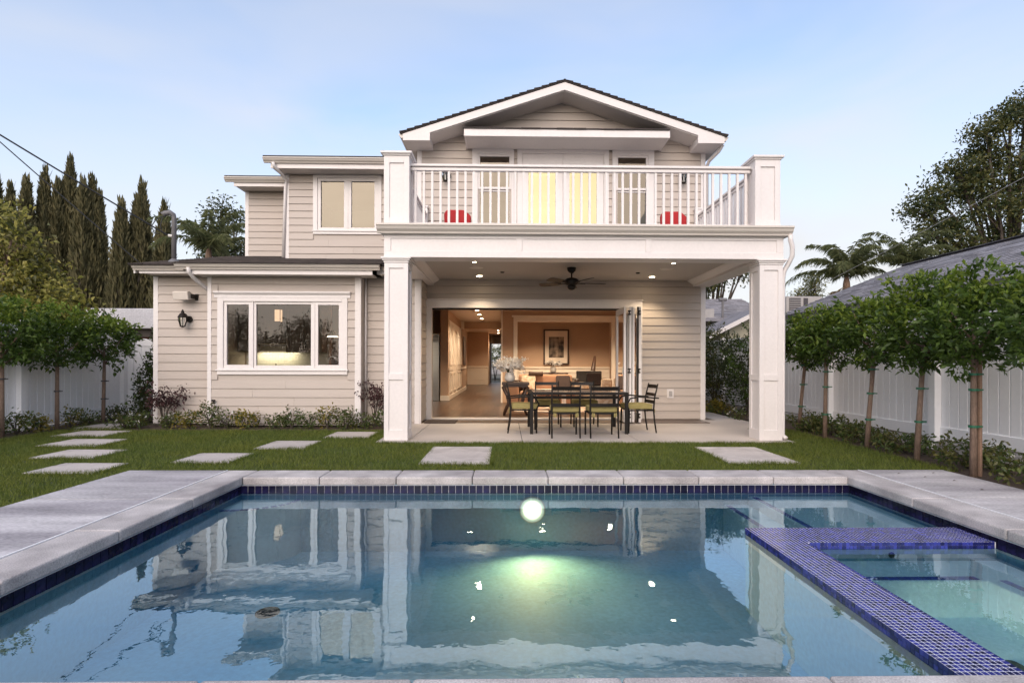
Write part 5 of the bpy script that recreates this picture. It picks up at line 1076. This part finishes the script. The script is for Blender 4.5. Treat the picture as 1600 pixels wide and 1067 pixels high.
O('tap', MB().tube([(-3.62,11.0,.92),(-3.62,11.0,1.22),(-3.60,11.0,1.29),(-3.54,11.0,1.32),(-3.48,11.0,1.29),(-3.46,11.0,1.20)],.012,8), 'steel', bc, True)
def pendant(x,y,z,label):
    t = thing('pendant_lamp',label,'pendant lamp',(x,y,z),0,'pendant lamps in the kitchen'); O('shade', MB().lathe([(.16,0),(.155,.02),(.11,.09),(.04,.13),(.02,.16)],(x,y,z),20), 'ceramic_white', t, True); O('cord', MB().tube([(x,y,z+.15),(x,y,2.84)],.006,6), 'bronze', t); O('bulb', MB().lathe([(.12,-.004),(.12,.002)],(x,y,z),16), 'lamp_soft', t)
    spot('lamp',t,(x,y,z-.01),(x,y,0),8,(1,.8,.55),130,.6,.06)
pendant(-4.05,12.6,1.80,'white dome pendant lamp hanging behind the last kitchen casement')
bx = thing('hall_lantern','small glowing box lantern hanging behind the wide kitchen pane','pendant lamp',(-5.05,12.0,2.2)); O('shade', MB().box(-5.11,-4.99,11.94,12.06,2.10,2.36), 'lantern_glow', bx); O('frame', MB().frame(-5.12,-4.98,2.09,2.37,.012,11.93,11.939), 'bronze', bx); O('cord', MB().tube([(-5.05,12,2.37),(-5.05,12,2.84)],.006,6), 'bronze', bx)
for x,l in ((-5.25,'dark bottle on the counter behind the first mullion'),(-4.72,'pepper mill shaped bottle on the kitchen counter'),): tag(O('bottle', MB().lathe([(.035,0),(.035,.14),(.012,.19),(.012,.25)],(x,11.1,.92),12), 'dark_wood', None, True, loc=(x,11.1,.92)), l, 'bottle')
pf = thing('framed_picture','framed print with pale mat on the living room wall','picture',(1.86,19.95,1.6)); O('frame', MB().frame(1.38,2.33,1.14,2.45,.055,19.93,19.99), 'dark_wood', pf); O('mat_board', MB().box(1.435,2.275,19.962,19.975,1.195,2.395), 'paper_mat', pf); O('print', MB().box(1.58,2.14,19.955,19.9615,1.40,2.17), 'print', pf)
sf = thing('sofa','tan upholstered sofa facing the patio with a dark throw on its arm','sofa',(1.1,14.7,.02))
for nm,bx_ in (('backrest',(.35,1.85,15.0,15.28,.20,.88)),('armrest',(.05,.34,14.3,15.28,.08,.70)),('seat_base',(.35,1.85,14.2,14.99,.08,.30)),('seat_cushion',(.36,1.10,14.16,14.98,.305,.46)),('seat_cushion',(1.11,1.84,14.16,14.98,.305,.46))): O(nm, MB().box(*bx_), 'sofa_cloth', sf, bevel=.06)
O('bolster', MB().tube([(.62,14.95,.90),(1.02,14.95,.90)],.06,12), 'dark_wood', sf)
for x in (.12,1.78):
    for y in (14.25,15.2): O('leg', MB().box(x-.03,x+.03,y-.03,y+.03,.02,.08), 'dark_wood', sf)
for x,m,l in ((.62,'cream_cloth','cream patterned pillow leaning on the tan sofa beside the dark throw'),(1.58,'throw_cloth','dark brown pillow leaning on the tan sofa by the drum stool')): tag(O('pillow', MB().prism([(14.80,.47),(14.90,.46),(15.0,.84),(14.92,.86)],'x',x-.2,x+.2), m, bevel=.04), l, 'pillow')
tag(O('throw_blanket', MB().prism([(.02,.50),(.02,.72),(.36,.735),(.42,.60),(.56,.50),(.56,.48),(.40,.52),(.345,.71),(.04,.70),(.035,.50)],'y',14.35,14.9), 'throw_cloth', bevel=.01), 'dark brown throw blanket draped over the sofa arm', 'blanket')
et = thing('end_table','dark wooden end table with curved splayed legs just inside the doorway','end table',(.22,12.35,.02))
O('table_top', MB().box(-.10,.52,12.05,12.65,.70,.76).box(-.07,.49,12.08,12.62,.655,.699), 'dark_wood', et, bevel=.008)
for sx in (-1,1):
    for yy in (12.12,12.58): O('leg', MB().tube([(.21+sx*.28,yy,.66),(.21+sx*.18,yy,.45),(.21+sx*.16,yy,.28),(.21+sx*.26,yy,.02)],[.045,.035,.03,.028],8), 'dark_wood', et, True)
O('lower_shelf', MB().box(-.0,.42,12.12,12.58,.22,.25), 'dark_wood', et)
def vase(x,y,z,s,n,label,cat='vase'):
    t = thing('flower_vase',label,cat,(x,y,z)); O('vase', MB().lathe([(.05*s,0),(.10*s,.03*s),(.115*s,.10*s),(.09*s,.16*s),(.095*s,.20*s)],(0,0,0),20), 'ceramic_white', t, True, local=True)
    b = MB(); c = []
    for k in range(n):
        a = k*2.4; e = Vector((math.cos(a)*.30*s*random.uniform(.4,1),math.sin(a)*.2*s,(.24+.22*random.random())*s)); b.tube([(0,0,.15*s),e*.5+Vector((0,0,.14*s)),e],.004,5); c.append(tuple(e))
    O('stem', b, 'leaf_dark', t, local=True); foliage('blossom', t, np.array(c), 16, .055*s, ['petal_white'], .03*s, .95, .3)
vase(.08,12.35,.762,1.1,40,'white vase crowded with white orchids on the dark end table')
ct = thing('coffee_table','pale coffee table in front of the tan sofa','coffee table',(1.1,13.6,.02)); O('table_top', MB().box(.70,1.50,13.3,13.9,.46,.53), 'room_trim', ct, bevel=.005)
for x in (.74,1.46):
    for y in (13.34,13.86): O('leg', MB().box(x-.025,x+.025,y-.025,y+.025,.02,.46), 'room_trim', ct)
vase(1.45,16.6,.90,.9,9,'small white orchid in a pot behind the sofa below the framed picture')
cs = thing('console_table','slim dark console table behind the sofa carrying the small orchid','console table',(1.4,16.6,.02)); O('table_top', MB().box(.9,1.9,16.45,16.75,.86,.90), 'dark_wood', cs)
for x in (.94,1.86): O('leg', MB().box(x-.03,x+.03,16.5,16.7,.02,.86), 'dark_wood', cs)
dm = thing('drum_stool','patterned cream and brown drum stool beside the sofa','stool',(2.05,14.6,.02)); O('drum', MB().lathe([(.19,0),(.20,.03),(.20,.62),(.19,.66)],(2.05,14.6,.02),20), 'cream_cloth', dm)
for k in range(5): O('band', MB().lathe([(.206,0),(.206,.03)],(2.05,14.6,.10+k*.13),20), 'dark_wood', dm)
ch_ = thing('armchair','low grey armchair with dark cushions near the living room window','armchair',(2.7,16.9,.02))
for nm,bx_,m in (('seat_base',(2.25,3.05,16.5,17.3,.1,.48),'grey_cloth'),('backrest',(2.25,3.05,17.1,17.32,.48,.95),'grey_cloth'),('armrest',(2.10,2.24,16.5,17.3,.1,.72),'dark_wood'),('armrest',(3.06,3.20,16.5,17.3,.1,.72),'dark_wood'),('cushion',(2.55,3.0,16.95,17.09,.5,.88),'throw_cloth')): O(nm, MB().box(*bx_), m, ch_, bevel=.03)
sc_ = thing('side_sofa','pale sofa end with patterned pillows beside the folded doors','sofa',(2.55,13.6,.02))
for nm,bx_,m in (('seat_base',(2.05,3.1,13.0,14.2,.08,.45),'cream_cloth'),('backrest',(3.0,3.3,13.0,14.2,.45,.85),'cream_cloth'),('pillow',(2.66,2.98,13.2,13.34,.46,.84),'cream_cloth'),('pillow',(2.40,2.68,13.5,13.64,.46,.80),'cream_cloth')): O(nm, MB().box(*bx_), m, sc_, bevel=.05)
tag(O('area_rug', MB().box(.2,2.9,12.9,14.9,.021,.034), 'rug'), 'pale patterned rug under the coffee table', 'rug')
tag(O('floor_sculpture', MB().tube([(3.0,18.9,.02),(3.05,18.95,.8),(3.15,19.1,1.45)],[.16,.10,.04],10), 'dark_wood', None, True), 'tall dark tapering sculpture in the living room corner', 'sculpture')
tag(O('wall_mirror', MB().box(-1.802,-1.775,22.4,23.6,1.1,2.3), 'dark_wood'), 'dark framed panel on the passage wall before the end wall', 'mirror')
wn2 = O('window', MB().holed(17.15,18.55,.55,2.45,[(17.3,18.4,.7,2.3)],4.04,4.07,axis='x').box(4.05,4.08,17.83,17.87,.7,2.3), 'room_trim', H); O('pane', MB().add([(4.085,17.3,.7),(4.085,18.4,.7),(4.085,18.4,2.3),(4.085,17.3,2.3)],[(0,1,2,3)]), 'window_glass', wn2)
shrub('front_shrub','leafy shrub outside the open front door at the end of the passage',-.75,36,2.6,.9,160,.12,['leaf_bed','leaf_yellow'],.5,'round',5,10,base=.9)
tag(O('street_van', MB().box(-1.6,.9,40,44,.3,1.35), 'white_paint', bevel=.08), 'pale vehicle shape beyond the open front door', 'vehicle')
